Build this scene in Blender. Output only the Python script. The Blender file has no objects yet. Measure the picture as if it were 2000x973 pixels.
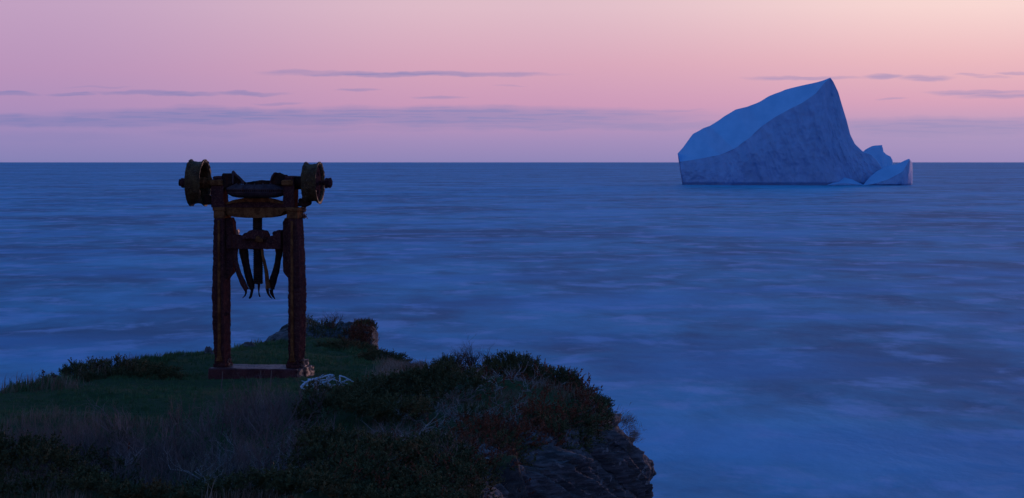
import bpy, bmesh, math, random
import numpy as np
from mathutils import Vector, Matrix, Euler
random.seed(7); RNG = np.random.default_rng(7)
S = bpy.context.scene; C = S.collection
R = math.radians

# ------------------------------------------------------------------ camera
EYE = 14.0                       # metres above the sea
FPX = 5000.0                     # focal length in photo pixels (photo 2000 wide)
PITCH = math.atan((486.5 - 317) / FPX)
cam_d = bpy.data.cameras.new('camera'); cam = bpy.data.objects.new('camera', cam_d); C.objects.link(cam)
cam.location = (0, 0, EYE); cam.rotation_euler = (math.pi / 2 - PITCH, 0, 0)
cam_d.sensor_width = 36; cam_d.lens = 36 * FPX / 2000; cam_d.clip_start = 0.5; cam_d.clip_end = 1e6
S.camera = cam
S.view_settings.view_transform = 'Standard'; S.view_settings.look = 'None'
S.view_settings.exposure = 0.0; S.view_settings.gamma = 1.0; S.view_settings.use_curve_mapping = False
S.cycles.max_bounces = 6; S.cycles.use_denoising = True

def at(px, py, Y):
    cx, cy = (px - 1000) / FPX, (486.5 - py) / FPX
    c, s = math.cos(PITCH), math.sin(PITCH)
    t = Y / (c + cy * s)
    return Vector((cx * t, Y, EYE + (-s + cy * c) * t))

# ------------------------------------------------------------------ node helper
class NT:
    def __init__(s, tree): s.t = tree; s.n = tree.nodes; s.l = tree.links
    def val(s, inp, v):
        if isinstance(v, bpy.types.NodeSocket): s.l.new(v, inp)
        else:
            try: inp.default_value = v
            except Exception: inp.default_value = (*v, 1.0)
    def math(s, op, a, b=0.0, c=None, clamp=False):
        n = s.n.new('ShaderNodeMath'); n.operation = op; n.use_clamp = clamp
        s.val(n.inputs[0], a); s.val(n.inputs[1], b)
        if c is not None: s.val(n.inputs[2], c)
        return n.outputs[0]
    def vec(s, op, a, b=None, c=None):
        n = s.n.new('ShaderNodeVectorMath'); n.operation = op
        s.val(n.inputs[0], a)
        if b is not None: s.val(n.inputs[1], b)
        if c is not None: s.val(n.inputs[2], c)
        return n.outputs['Value'] if op in ('DOT_PRODUCT', 'LENGTH') else n.outputs[0]
    def rng(s, v, a, b, c=0.0, d=1.0, smooth=True):
        n = s.n.new('ShaderNodeMapRange'); n.interpolation_type = 'SMOOTHSTEP' if smooth else 'LINEAR'
        for i, x in enumerate((v, a, b, c, d)): s.val(n.inputs[i], x)
        return n.outputs[0]
    def ramp(s, v, stops):
        n = s.n.new('ShaderNodeValToRGB'); e = n.color_ramp.elements
        while len(e) < len(stops): e.new(0.5)
        for el, (p, c) in zip(e, stops): el.position = p; el.color = (*c, 1)
        s.l.new(v, n.inputs[0]); return n.outputs[0]
    def mix(s, f, a, b, mode='MIX'):
        n = s.n.new('ShaderNodeMix'); n.data_type = 'RGBA'; n.blend_type = mode
        s.val(n.inputs[0], f); s.val(n.inputs[6], a); s.val(n.inputs[7], b); return n.outputs[2]
    def noise(s, v, scale, detail=4, rough=0.55, w=0.0, dist=0.0):
        n = s.n.new('ShaderNodeTexNoise')
        s.l.new(v, n.inputs['Vector']); n.inputs['Scale'].default_value = scale
        n.inputs['Detail'].default_value = detail; n.inputs['Roughness'].default_value = rough
        n.inputs['Distortion'].default_value = dist
        return n.outputs[0]
    def mapv(s, v, scale=(1, 1, 1), rot=(0, 0, 0), loc=(0, 0, 0)):
        n = s.n.new('ShaderNodeMapping'); s.l.new(v, n.inputs[0])
        n.inputs['Scale'].default_value = scale; n.inputs['Rotation'].default_value = rot; n.inputs['Location'].default_value = loc
        return n.outputs[0]
    def xyz(s, x, y, z=0.0):
        n = s.n.new('ShaderNodeCombineXYZ'); s.val(n.inputs[0], x); s.val(n.inputs[1], y); s.val(n.inputs[2], z); return n.outputs[0]
def lin(r, g, b):
    f = lambda c: (c / 255 / 12.92) if c / 255 <= 0.04045 else ((c / 255 + 0.055) / 1.055) ** 2.4
    return (f(r), f(g), f(b))

# ------------------------------------------------------------------ world: twilight sky
SUN_AZ, SUN_EL = 24.0, 2.5       # degrees right of the view, above the horizon
W = bpy.data.worlds.new('World'); S.world = W; W.use_nodes = True
w = NT(W.node_tree)
bg = w.n['Background']
tc = w.n.new('ShaderNodeTexCoord'); d = w.vec('NORMALIZE', tc.outputs['Generated'])
sp = w.n.new('ShaderNodeSeparateXYZ'); w.l.new(d, sp.inputs[0])
el = w.math('ARCSINE', sp.outputs[2]); az = w.math('ARCTAN2', sp.outputs[0], sp.outputs[1])
eld = w.math('MULTIPLY', el, 180 / math.pi); azd = w.math('MULTIPLY', az, 180 / math.pi)
# angle away from the sun's azimuth, degrees 0..180
da = w.math('SUBTRACT', azd, SUN_AZ); da = w.math('ABSOLUTE', da)
da = w.math('MINIMUM', da, w.math('SUBTRACT', 360.0, da))
e01 = w.math('DIVIDE', eld, 40.0, clamp=True)          # ramp coordinate, 0..40 degrees
P = lambda px: (317 - px) / FPX * 180 / math.pi / 40    # photo row -> ramp position
ZEN = (0.052, 0.165, 0.500)
def sky_ramp(rows):
    return w.ramp(e01, [(max(0, P(y)), lin(*c)) for y, c in rows] +
                  [(0.16, HI), (0.34, MID), (0.62, ZEN)])
HI = (0.36, 0.28, 0.44); MID = (0.08, 0.17, 0.44)
left = sky_ramp([(317, (134, 130, 182)), (270, (150, 136, 186)), (215, (172, 142, 187)), (140, (185, 148, 187)), (10, (194, 161, 194))])
HI = (0.46, 0.33, 0.43); MID = (0.09, 0.18, 0.44)
mid = sky_ramp([(317, (143, 134, 184)), (270, (166, 143, 188)), (210, (202, 153, 186)), (130, (215, 166, 188)), (10, (224, 189, 201))])
HI = (0.70, 0.50, 0.50); MID = (0.12, 0.19, 0.44)
right = sky_ramp([(317, (157, 141, 188)), (265, (176, 152, 192)), (200, (218, 165, 188)), (120, (236, 186, 192)), (10, (250, 217, 212))])
sky = w.mix(w.rng(da, 35.5, 24.0), left, mid)
sky = w.mix(w.rng(da, 24.5, 13.0), sky, right)
ngt = w.n.new('ShaderNodeTexSky'); ngt.sky_type = 'NISHITA'; ngt.sun_disc = False
ngt.sun_elevation = R(SUN_EL); ngt.sun_rotation = R(SUN_AZ); ngt.altitude = 0
nish = w.mix(1.0, ngt.outputs[0], (0.055, 0.075, 0.11), 'MULTIPLY')
# clouds: thin flat layers of stratus low over the horizon
warp = w.noise(w.xyz(w.math('MULTIPLY', azd, 0.8), w.math('MULTIPLY', eld, 1.4), 3.0), 1.3, 3, 0.5)
el2 = w.math('ADD', eld, w.math('MULTIPLY', w.math('SUBTRACT', warp, 0.5), 0.20))
fine = w.noise(w.xyz(w.math('MULTIPLY', azd, 0.9), w.math('MULTIPLY', eld, 17.0), 9.0), 1.0, 4, 0.5)
AE = w.xyz(azd, el2, 0.0)
CL = [  # centre px, py, half length, half thickness, strength (photo pixels)
 (810,146,250,5,.85),(590,143,75,5,.5),(30,187,55,4.5,.75),(150,187,45,3.5,.7),(320,184,115,5,.8),(490,183,70,4,.65),
 (545,203,45,3,.5),(700,176,40,3,.5),(860,190,50,3,.5),(995,168,30,2,.3),(390,212,60,6,.35),
 (120,238,330,11,.85),(450,228,320,15,.95),(900,228,430,18,.95),(1150,245,360,9,.7),(1280,217,90,3,.5),(1010,222,180,10,.4),
 (410,260,100,8,.3),(120,268,140,9,.22),(700,248,500,8,.3),
 (1570,155,105,4,.7),(1720,153,38,4,.7),(1800,156,48,6,.7),(1885,149,28,3,.5),(1925,153,35,3,.4),(1975,146,40,3,.6),
 (1890,183,80,4.5,.7),(1960,190,90,5,.7),(1735,193,28,2.5,.45),(1825,250,260,18,.95),(1960,243,120,10,.4),(1800,275,320,7,.25),
 (200,172,60,2,.3),(1980,182,60,3,.5)]
tot = None
for px, py, L, T, st in CL:
    a = (px - 1000) / FPX * 57.2958; e = (317 - py) / FPX * 57.2958; L = L / FPX * 57.2958 * 1.25; T = T / FPX * 57.2958 * 1.3
    v = w.vec('MULTIPLY_ADD', AE, (1 / L, 1 / T, 0), (-a / L, -e / T, 0))
    m = w.rng(w.vec('DOT_PRODUCT', v, v), 1.15, 0.0, 0.0, st)
    tot = m if tot is None else w.math('MAXIMUM', tot, m)
# the same kind of streaks all round the horizon outside the frame
st2 = w.noise(w.xyz(w.math('MULTIPLY', azd, 0.16), w.math('MULTIPLY', eld, 2.6), 31.0), 1.0, 5, 0.6)
band = w.math('MULTIPLY', w.rng(eld, 0.25, 0.9), w.rng(eld, 3.4, 1.9))
outside = w.math('MULTIPLY', w.rng(w.math('ABSOLUTE', azd), 11.0, 17.0), w.math('MULTIPLY', band, w.rng(st2, .52, .66, 0, .7)))
tot = w.math('MAXIMUM', tot, outside)
thin = w.math('MULTIPLY', w.rng(fine, .35, .6, 0.35, 1.0), tot)
thin2 = w.math('MAXIMUM', w.math('MULTIPLY', tot, 0.72), thin)
cloudc = w.mix(w.rng(da, 35.5, 13.0), lin(130, 129, 182), lin(162, 146, 188))
sky = w.mix(thin2, sky, cloudc)
# high sky: the Nishita dome tinted like the photograph's cold white balance
high = w.mix(0.2, ZEN, nish)
sky = w.mix(w.rng(eld, 14.0, 40.0), sky, high)
below = lin(52, 72, 135)
sky = w.mix(w.rng(eld, -0.02, -0.25), sky, below)
w.l.new(sky, bg.inputs[0]); bg.inputs[1].default_value = 1.0
W.cycles.sampling_method = 'MANUAL'; W.cycles.sample_map_resolution = 1024

sun_d = bpy.data.lights.new('sun', 'SUN'); sun = bpy.data.objects.new('sun', sun_d); C.objects.link(sun)
sun_d.energy = 0.75; sun_d.angle = R(3.0); sun_d.color = (1.0, 0.55, 0.50)
sv = Vector((math.sin(R(SUN_AZ)) * math.cos(R(SUN_EL)), math.cos(R(SUN_AZ)) * math.cos(R(SUN_EL)), math.sin(R(SUN_EL))))
sun.rotation_euler = sv.to_track_quat('Z', 'Y').to_euler()

# ------------------------------------------------------------------ mesh helpers
def _h(ix, iy, iz, seed):
    h = (ix * 374761393 + iy * 668265263 + iz * 1274126177 + seed * 362437) & 0xFFFFFFFF
    h = ((h ^ (h >> 13)) * 1274126177) & 0xFFFFFFFF
    h = h ^ (h >> 16)
    return (h & 0xFFFFFF) / float(0xFFFFFF)
def vnoise(p, seed=0):
    p = np.asarray(p, float); i = np.floor(p).astype(np.int64); f = p - i; f = f * f * (3 - 2 * f)
    r = 0
    for dx in (0, 1):
        for dy in (0, 1):
            for dz in (0, 1):
                wt = (f[..., 0] if dx else 1 - f[..., 0]) * (f[..., 1] if dy else 1 - f[..., 1]) * (f[..., 2] if dz else 1 - f[..., 2])
                r = r + wt * _h(i[..., 0] + dx, i[..., 1] + dy, i[..., 2] + dz, seed)
    return r * 2 - 1
def fbm(p, octv=4, gain=0.5, seed=0):
    p = np.asarray(p, float); r = 0; a = 1
    for o in range(octv):
        r = r + a * vnoise(p * (2.03 ** o) + o * 17.3, seed + o); a *= gain
    return r
def npmesh(name, V, F, mats=(), smooth=False, tone=None):
    """F: (n,k) int array, k = 3 or 4"""
    V = np.asarray(V, np.float32); F = np.asarray(F, np.int32); k = F.shape[1]
    m = bpy.data.meshes.new(name)
    m.vertices.add(len(V)); m.vertices.foreach_set('co', V.ravel())
    m.loops.add(F.size); m.loops.foreach_set('vertex_index', F.ravel())
    m.polygons.add(len(F)); m.polygons.foreach_set('loop_start', np.arange(0, F.size, k, dtype=np.int32))
    m.update(calc_edges=True)
    if smooth: m.polygons.foreach_set('use_smooth', np.ones(len(F), bool))
    for x in mats: m.materials.append(x)
    if tone is not None:
        a = m.attributes.new('tone', 'FLOAT', 'POINT'); a.data.foreach_set('value', np.asarray(tone, np.float32))
    m.validate(); return m
def link(name, me, parent=None, loc=None, rot=None):
    o = bpy.data.objects.new(name, me); C.objects.link(o)
    if parent: o.parent = parent
    if loc is not None: o.location = loc
    if rot is not None: o.rotation_euler = rot
    return o
def tag(o, label=None, cat=None, group=None, kind=None):
    for k, v in (('label', label), ('category', cat), ('group', group), ('kind', kind)):
        if v: o[k] = v
    return o
def gridF(nu, nv):
    a = (np.arange(nu - 1)[:, None] * nv + np.arange(nv - 1)[None, :]).ravel()
    return np.stack([a, a + nv, a + nv + 1, a + 1], 1)

# ------------------------------------------------------------------ materials
def mat(name):
    m = bpy.data.materials.new(name); m.use_nodes = True; n = NT(m.node_tree)
    b = n.n['Principled BSDF']; return m, n, b
def pos(n): return n.n.new('ShaderNodeNewGeometry').outputs['Position']
def bump(n, b, h, strength=0.5, dist=0.02):
    x = n.n.new('ShaderNodeBump'); x.inputs['Strength'].default_value = strength; x.inputs['Distance'].default_value = dist
    n.l.new(h, x.inputs['Height']); n.l.new(x.outputs[0], b.inputs['Normal'])
def attr(n, name):
    a = n.n.new('ShaderNodeAttribute'); a.attribute_name = name; return a.outputs['Fac']

def mat_sea():
    m, n, b = mat('long_exposure_sea'); p = pos(n)
    big = n.noise(n.mapv(p, (1 / 70, 1 / 90, 1)), 1.0, 3, .5, dist=.2)
    med = n.noise(n.mapv(p, (1 / 17, 1 / 48, 1), loc=(3, 8, 0)), 1.0, 5, .6, dist=.2)
    fin = n.noise(n.mapv(p, (1 / 5, 1 / 11, 1)), 1.0, 5, .62, dist=.2)
    hug = n.noise(n.mapv(p, (1 / 900, 1 / 900, 1)), 1.0, 3, .5)
    f = n.math('ADD', n.math('MULTIPLY', big, .9), n.math('MULTIPLY', med, .75))
    f = n.math('ADD', f, n.math('MULTIPLY', fin, .5))
    f = n.math('ADD', f, n.math('MULTIPLY', hug, .5))
    f = n.math('DIVIDE', f, 2.65)
    c = n.ramp(f, [(.43, (0.015, 0.18, 0.30)), (.47, (0.025, 0.27, 0.42)), (.51, (0.04, 0.37, 0.55)), (.56, (.08, .47, .68))])
    wisp = n.noise(n.mapv(p, (1 / 7.0, 1 / 15, 1), loc=(40, 3, 0)), 1.0, 7, .62, dist=.25)
    c = n.mix(n.rng(wisp, .50, .66, 0, .75), c, (.27, .50, .75))
    c = n.mix(n.rng(wisp, .47, .33, 0, .3), c, (.02, .18, .30))
    cy = n.noise(n.mapv(p, (1 / 38, 1 / 30, 1), loc=(7, 90, 0)), 1.0, 3, .5)
    c = n.mix(n.rng(cy, .46, .68, 0, .5), c, (.045, .39, .70))
    n.val(b.inputs['Base Color'], c)
    b.inputs['Roughness'].default_value = .5; b.inputs['IOR'].default_value = 1.33; b.inputs['Specular IOR Level'].default_value = .05
    bump(n, b, n.math('ADD', n.math('MULTIPLY', med, .6), n.math('MULTIPLY', fin, .25)), .5, 1.2)
    return m
def mat_ice(snowy=False):
    m, n, b = mat('snow_slope_ice' if snowy else 'fluted_ice_face'); p = pos(n)
    g = n.n.new('ShaderNodeNewGeometry'); s = n.n.new('ShaderNodeSeparateXYZ'); n.l.new(g.outputs['Normal'], s.inputs[0])
    streak = n.noise(n.mapv(p, (.22, .1, .07), rot=(0, R(30), 0)), 1.0, 4, .55, dist=.5)
    mott = n.noise(n.mapv(p, (.12, .05, .10), rot=(0, R(-20), 0)), 1.0, 4, .55)
    rough = n.mix(n.rng(streak, .3, .7), (0.20, 0.37, 0.60), (0.25, 0.44, 0.69))
    rough = n.mix(n.rng(mott, .45, .85), rough, (0.20, 0.33, 0.51))
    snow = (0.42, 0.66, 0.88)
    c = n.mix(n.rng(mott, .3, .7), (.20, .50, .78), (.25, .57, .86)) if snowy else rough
    n.val(b.inputs['Base Color'], c); b.inputs['Roughness'].default_value = .7; b.inputs['Specular IOR Level'].default_value = .2
    bump(n, b, n.math('ADD', streak, n.noise(p, .6, 5, .65)), .15 if snowy else .35, .5)
    return m
def mat_ground():
    m, n, b = mat('turf_and_rock'); p = pos(n)
    g = n.n.new('ShaderNodeNewGeometry'); s = n.n.new('ShaderNodeSeparateXYZ'); n.l.new(g.outputs['Normal'], s.inputs[0])
    n1 = n.noise(p, .9, 5, .6); n2 = n.noise(p, 14, 5, .7)
    turf = n.mix(n.rng(n1, .38, .62), (.030, .065, .022), (.045, .070, .028))
    turf = n.mix(n.rng(n2, .5, .75), turf, (.065, .058, .04))
    st = n.noise(n.mapv(p, (3, 3, 14), rot=(R(20), R(42), 0)), 1.0, 6, .7)
    rock = n.mix(n.rng(st, .35, .65), (.022, .024, .025), (.06, .062, .062))
    c = n.mix(n.rng(s.outputs[2], .75, .5), turf, rock)
    n.val(b.inputs['Base Color'], c); b.inputs['Roughness'].default_value = .95; b.inputs['Specular IOR Level'].default_value = .1
    bump(n, b, n.math('ADD', n2, st), .8, .04)
    return m
def mat_rock():
    m, n, b = mat('slate_rock'); tcn = n.n.new('ShaderNodeTexCoord'); p = tcn.outputs['Object']; q = pos(n)
    st = n.noise(n.mapv(p, (4, 4, 30)), 1.0, 6, .7); bl = n.noise(q, 5, 5, .65)
    c = n.mix(n.rng(st, .35, .7), (.030, .035, .038), (.12, .13, .14))
    c = n.mix(n.rng(bl, .55, .7), c, (.050, .046, .038))
    c = n.mix(n.rng(n.noise(q, 11, 4, .6), .62, .7), c, (.20, .21, .21))
    n.val(b.inputs['Base Color'], c); b.inputs['Roughness'].default_value = .85; b.inputs['Specular IOR Level'].default_value = .2
    bump(n, b, n.math('ADD', st, bl), .9, .03); return m
def mat_leaf(name, dark, light, odd, oddamt=.6, rough=.8):
    m, n, b = mat(name); p = pos(n); t = attr(n, 'tone')
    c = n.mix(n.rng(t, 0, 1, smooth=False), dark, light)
    f = n.math('MULTIPLY', n.rng(n.noise(p, 1.9, 4, .6), .50, .68), n.rng(t, .25, .8))
    c = n.mix(n.math('MULTIPLY', f, oddamt), c, odd)
    n.val(b.inputs['Base Color'], c); b.inputs['Roughness'].default_value = rough; b.inputs['Specular IOR Level'].default_value = .15
    return m
def mat_metal(name, base, mid, high, amt=.5, scale=9, gloss=.55, spec=0.0):
    m, n, b = mat(name); tcn = n.n.new('ShaderNodeTexCoord'); p = tcn.outputs['Object']; q = pos(n)
    a = n.noise(q, scale, 6, .65, dist=.3); f = n.noise(q, scale * 6, 5, .7)
    c = n.mix(n.rng(a, .4, .6), base, mid)
    c = n.mix(n.math('MULTIPLY', n.rng(f, .52, .66), amt), c, high)
    run = n.noise(n.mapv(q, (30, 30, 2.2)), 1.0, 4, .6)
    c = n.mix(n.math('MULTIPLY', n.rng(run, .55, .7), .5), c, (.07, .022, .010))
    n.val(b.inputs['Base Color'], c); n.val(b.inputs['Roughness'], n.rng(f, .3, .7, gloss - .15, gloss + .25))
    b.inputs['Specular IOR Level'].default_value = spec
    bump(n, b, n.math('ADD', f, n.math('MULTIPLY', a, .6)), .9, .012); return m

M_SEA, M_ICE, M_GROUND, M_ROCK = mat_sea(), mat_ice(), mat_ground(), mat_rock()
M_JUN = mat_leaf('juniper_needles', (.026, .042, .018), (.125, .135, .055), (.20, .095, .04), .75)
M_RED = mat_leaf('red_heath_leaves', (.09, .03, .018), (.22, .075, .035), (.14, .08, .05))
M_GRASS = mat_leaf('short_turf_blades', (.046, .108, .044), (.096, .190, .074), (.15, .15, .085), .55)
M_DRY = mat_leaf('dry_grass_blades', (.14, .10, .075), (.34, .25, .18), (.20, .12, .08), .5)
M_TWIG = mat_leaf('dead_twig_bark', (.070, .054, .052), (.24, .20, .19), (.13, .05, .04), .55)
M_GREY = mat_leaf('weathered_grey_wood', (.20, .20, .20), (.46, .45, .44), (.3, .26, .24), .4)
M_PALE = mat_leaf('bleached_wood', (.30, .46, .56), (.52, .70, .82), (.26, .32, .36), .4, .6)
M_BARK = mat_leaf('shrub_stem_bark', (.04, .03, .022), (.09, .07, .055), (.08, .05, .03), .4)
M_IRON = mat_metal('dark_maroon_rusted_iron', (.052, .022, .026), (.085, .034, .034), (.21, .115, .09), .7, 13)
M_OCHRE = mat_metal('ochre_rusted_edge', (.12, .050, .022), (.23, .105, .042), (.05, .02, .012), .8, 12)
M_WHEEL = mat_metal('lichen_stained_wheel_iron', (.052, .030, .016), (.095, .060, .026), (.26, .19, .12), .6, 12, .5, .08)
M_BLACK = mat_metal('blackened_iron', (.020, .014, .015), (.045, .024, .020), (.10, .045, .03), .4)
M_GEAR = mat_metal('grey_violet_cast_iron', (.050, .038, .048), (.085, .062, .070), (.15, .09, .08), .4)
M_FLAKE = mat_metal('flaking_pale_crust', (.15, .075, .06), (.27, .155, .12), (.07, .025, .018), .75, 14, .45, .25)
M_PLINTH = mat_metal('red_painted_plinth', (.060, .018, .020), (.09, .028, .030), (.04, .015, .014), .6, 6, .40, .22)

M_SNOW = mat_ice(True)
# ------------------------------------------------------------------ sea
rad = np.concatenate([[30], np.geomspace(40, 250000, 60)]); th = np.linspace(0, 2 * math.pi, 97)
V = np.stack([np.outer(rad, np.sin(th)), np.outer(rad, np.cos(th)), np.zeros((len(rad), len(th)))], -1).reshape(-1, 3)
V[:, 1] += 20
sea = link('sea', npmesh('sea', V, gridF(len(rad), len(th)), [M_SEA])); tag(sea, 'calm blue sea blurred by long exposure', kind='structure')

# ------------------------------------------------------------------ headland
RIM = [(-70, 26.5), (-15, 28)] + [((p - 1000) / FPX * y, y) for p, y in
       [(0, 29.0), (130, 30.3), (220, 31.5), (280, 32.5), (340, 33.6), (400, 34.5), (480, 36.5), (600, 37.5), (680, 37), (735, 35), (800, 32.2), (900, 30), (1000, 29), (1100, 28.3),
        (1150, 27.3), (1172, 26.2), (1174, 25.5), (1150, 24.8), (1110, 24.1), (1060, 23.6), (1000, 23.0), (955, 22.2), (925, 21.5), (905, 20.6), (895, 19.5), (885, 18), (880, 15)]] + \
      [(.3, 12), (1.2, 8), (3, 0), (3, -25), (-70, -25)]
RP = np.array(RIM)
def sdist(x, y):
    x = np.asarray(x, float); y = np.asarray(y, float); dd = np.full(x.shape, 1e9); ins = np.zeros(x.shape, bool)
    for i in range(len(RP)):
        a, b = RP[i], RP[(i + 1) % len(RP)]; e = b - a
        t = np.clip(((x - a[0]) * e[0] + (y - a[1]) * e[1]) / (e @ e), 0, 1)
        dd = np.minimum(dd, np.hypot(x - a[0] - t * e[0], y - a[1] - t * e[1]))
        c = (a[1] > y) != (b[1] > y)
        with np.errstate(divide='ignore', invalid='ignore'): xi = (b[0] - a[0]) * (y - a[1]) / (b[1] - a[1] + 1e-12) + a[0]
        ins ^= c & (x < xi)
    return np.where(ins, -dd, dd)
def gauss(x, y, cx, cy, sx, sy): return np.exp(-((x - cx) / sx) ** 2 - ((y - cy) / sy) ** 2)
def sstep(a, b, x): t = np.clip((x - a) / (b - a), 0, 1); return t * t * (3 - 2 * t)
def ground(x, y):
    x = np.asarray(x, float); y = np.asarray(y, float)
    z = np.full(x.shape, -2.60) - 0.012 * np.maximum(y - 33, 0) + .10 * sstep(29.2, 34.8, y) * (1 - .7 * sstep(-3.0, -2.0, x))
    z += .30 * gauss(x, y, -.15, 26.6, 1.5, 2.2) + .16 * gauss(x, y, -1.9, 27.0, 1.5, 1.2)
    z += (1 - sstep(2, 17, y)) * 1.0
    p = np.stack([x, y, np.zeros_like(x)], -1)
    z += .07 * fbm(p * .8, 4, .5, 3) + .015 * fbm(p * 6, 3, .6, 5)
    flat = gauss(x, y, -3.1, 31.3, 1.2, 1.2); z = z * (1 - flat) + flat * (-2.605)
    dd = sdist(x, y)
    dn = dd + .16 * fbm(p * 1.7, 4, .55, 9)
    z -= .05 * np.exp(-np.abs(np.minimum(dn, 0)) / .35)
    o = np.maximum(dn, 0)
    st_ = np.stack([x * 2.2 + z * 0, y * 1.2, o * 7 + x * 5], -1)
    z -= 3.0 * o + (.16 * np.abs(fbm(st_, 3, .5, 33)) + .05 * fbm(p * 9, 3, .6, 35)) * sstep(0, .3, o)
    return np.maximum(z + EYE, -2.0)
xs = np.concatenate([np.linspace(-70, -9, 50), np.arange(-8.9, -.8, .08), np.arange(-.8, 2.6, .035), np.linspace(2.7, 12, 24)])
ys = np.concatenate([np.linspace(-25, 15, 40), np.arange(15.3, 19, .15), np.arange(19.05, 28.6, .05), np.arange(28.68, 39, .09), np.linspace(39.2, 52, 20)])
X, Yg = np.meshgrid(xs, ys, indexing='ij')
V = np.stack([X, Yg, ground(X, Yg)], -1).reshape(-1, 3)
headland = link('headland', npmesh('headland', V, gridF(len(xs), len(ys)), [M_GROUND], smooth=True)); tag(headland, 'grassy headland ending in a dark rocky cliff', kind='structure')

# angular rock hulls
def hull(sx, sy, sz, n=16, seed=0, boxy=.75):
    r = random.Random(seed); bm = bmesh.new()
    for i in range(n):
        v = [r.uniform(-1, 1) for _ in range(3)]
        k = max(abs(c) for c in v); v = [c / k * (boxy + (1 - boxy) * r.random()) if r.random() < .8 else c for c in v]
        bm.verts.new((v[0] * sx, v[1] * sy, v[2] * sz))
    bmesh.ops.convex_hull(bm, input=bm.verts); 
    bmesh.ops.delete(bm, geom=[v for v in bm.verts if not v.link_faces], context='VERTS')
    bmesh.ops.recalc_face_normals(bm, faces=bm.faces)
    me = bpy.data.meshes.new('rock_slab'); bm.to_mesh(me); bm.free(); me.materials.append(M_ROCK); return me
slabs = [hull(1, .6, .22 + .08 * (i % 3), 22, i + 3, .6) for i in range(7)]
def put_slab(p, s, rot, parent=headland, name='rock_slab'):
    o = bpy.data.objects.new(name, random.choice(slabs)); C.objects.link(o); o.parent = parent
    o.location = p; o.rotation_euler = rot; o.scale = (s, s * random.uniform(.6, 1), s * random.uniform(.8, 1.6)); return o
# the rock face: a fine sheet hung along the rim, broken into tilted beds and blocks
rp = np.array([((p - 1000) / FPX * y, y) for p, y in [(950, 29.4), (1040, 28.8), (1100, 28.2), (1150, 27.3), (1172, 26.2), (1174, 25.5), (1150, 24.8), (1110, 24.1), (1060, 23.6), (1000, 23.0),
      (955, 22.2), (925, 21.5), (905, 20.6), (895, 19.5), (885, 18), (880, 15)]])
sl = np.concatenate([[0], np.cumsum(np.hypot(*np.diff(rp, axis=0).T))]); su = np.arange(0, sl[-1], .022)
rx, ry = np.interp(su, sl, rp[:, 0]), np.interp(su, sl, rp[:, 1])
kern = np.hanning(31); kern /= kern.sum()
pad = lambda a: np.convolve(np.concatenate([np.full(15, a[0]), a, np.full(15, a[-1])]), kern, 'valid')
rx, ry = pad(rx), pad(ry); tx, ty = np.gradient(rx), np.gradient(ry); tl = np.hypot(tx, ty)
ox, oy = -ty / tl, tx / tl                      # outward normal (rim runs towards the camera)
vd = np.concatenate([np.linspace(-.06, 1.9, 95), np.linspace(2.0, 14.5, 30)])
base_z = ground(rx - ox * .12, ry - oy * .12)
outp = np.interp(vd, [-.06, 0, .2, .45, .7, .85, 1.0, 1.2, 2.5, 14.5], [-.16, -.02, .12, .27, .44, .43, .42, .52, 1.2, 5.2])
px_ = 1000 + rx / ry * FPX
P_ = np.stack([rx[:, None] + ox[:, None] * outp, ry[:, None] + oy[:, None] * outp, base_z[:, None] - vd + .01], -1)
# bedding climbs to the right, steeper on the near buttress
ang = np.radians(np.interp(rx, [-.3, .5, .9], [60, 52, 40]))[:, None]
bx, bz = np.cos(ang), np.sin(ang)
along = P_[..., 0] * bx + P_[..., 2] * bz + .25 * P_[..., 1]; across = -P_[..., 0] * bz + P_[..., 2] * bx + .35 * P_[..., 1]
across = across + .05 * fbm(P_ * 1.8, 3, .5, 81)
def blocks(th_, ln_, seed):
    i_ = np.floor(across / th_).astype(np.int64); sh = _h(i_, i_ * 0, i_ * 0, seed); j_ = np.floor(along / ln_ + sh * 7).astype(np.int64)
    return _h(i_, j_, i_ * 0, seed + 1) - .5, across / th_ - i_
b1, f1 = blocks(.32, 1.5, 1); b2, f2 = blocks(.11, .8, 2); b3, f3 = blocks(.042, .5, 3)
amp_ = sstep(.02, .25, vd)[None]
dsp_ = (.22 * b1 + .14 * b2 + .055 * b3 + .05 * (f1 - .5) + .03 * (f2 - .5) + .05 * fbm(P_ * 2.2, 4, .55, 83) + .012 * fbm(P_ * 16, 2, .6, 85)) * amp_
dsp_ *= (1 - .55 * sstep(.3, .0, vd))[None]
P_[..., 0] += ox[:, None] * dsp_; P_[..., 1] += oy[:, None] * dsp_; P_[..., 2] += .35 * dsp_
CL_ = P_
cf = link('cliff_face', npmesh('cliff_face', P_.reshape(-1, 3), gridF(P_.shape[0], P_.shape[1]), [M_ROCK]), headland)
rr = random.Random(5)
vis = np.where((px_ > 890))[0]
for _ in range(70):
    i_ = rr.choice(list(vis)); v_ = rr.randint(22, 92); s_ = rr.uniform(.05, .12)
    a_ = math.degrees(float(ang[i_, 0]))
    put_slab(tuple(P_[i_, v_] - np.array([ox[i_], oy[i_], 0]) * s_ * .35), s_, (R(rr.gauss(20, 12)), -R(rr.gauss(a_, 6)), R(rr.gauss(8, 14))))

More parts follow.
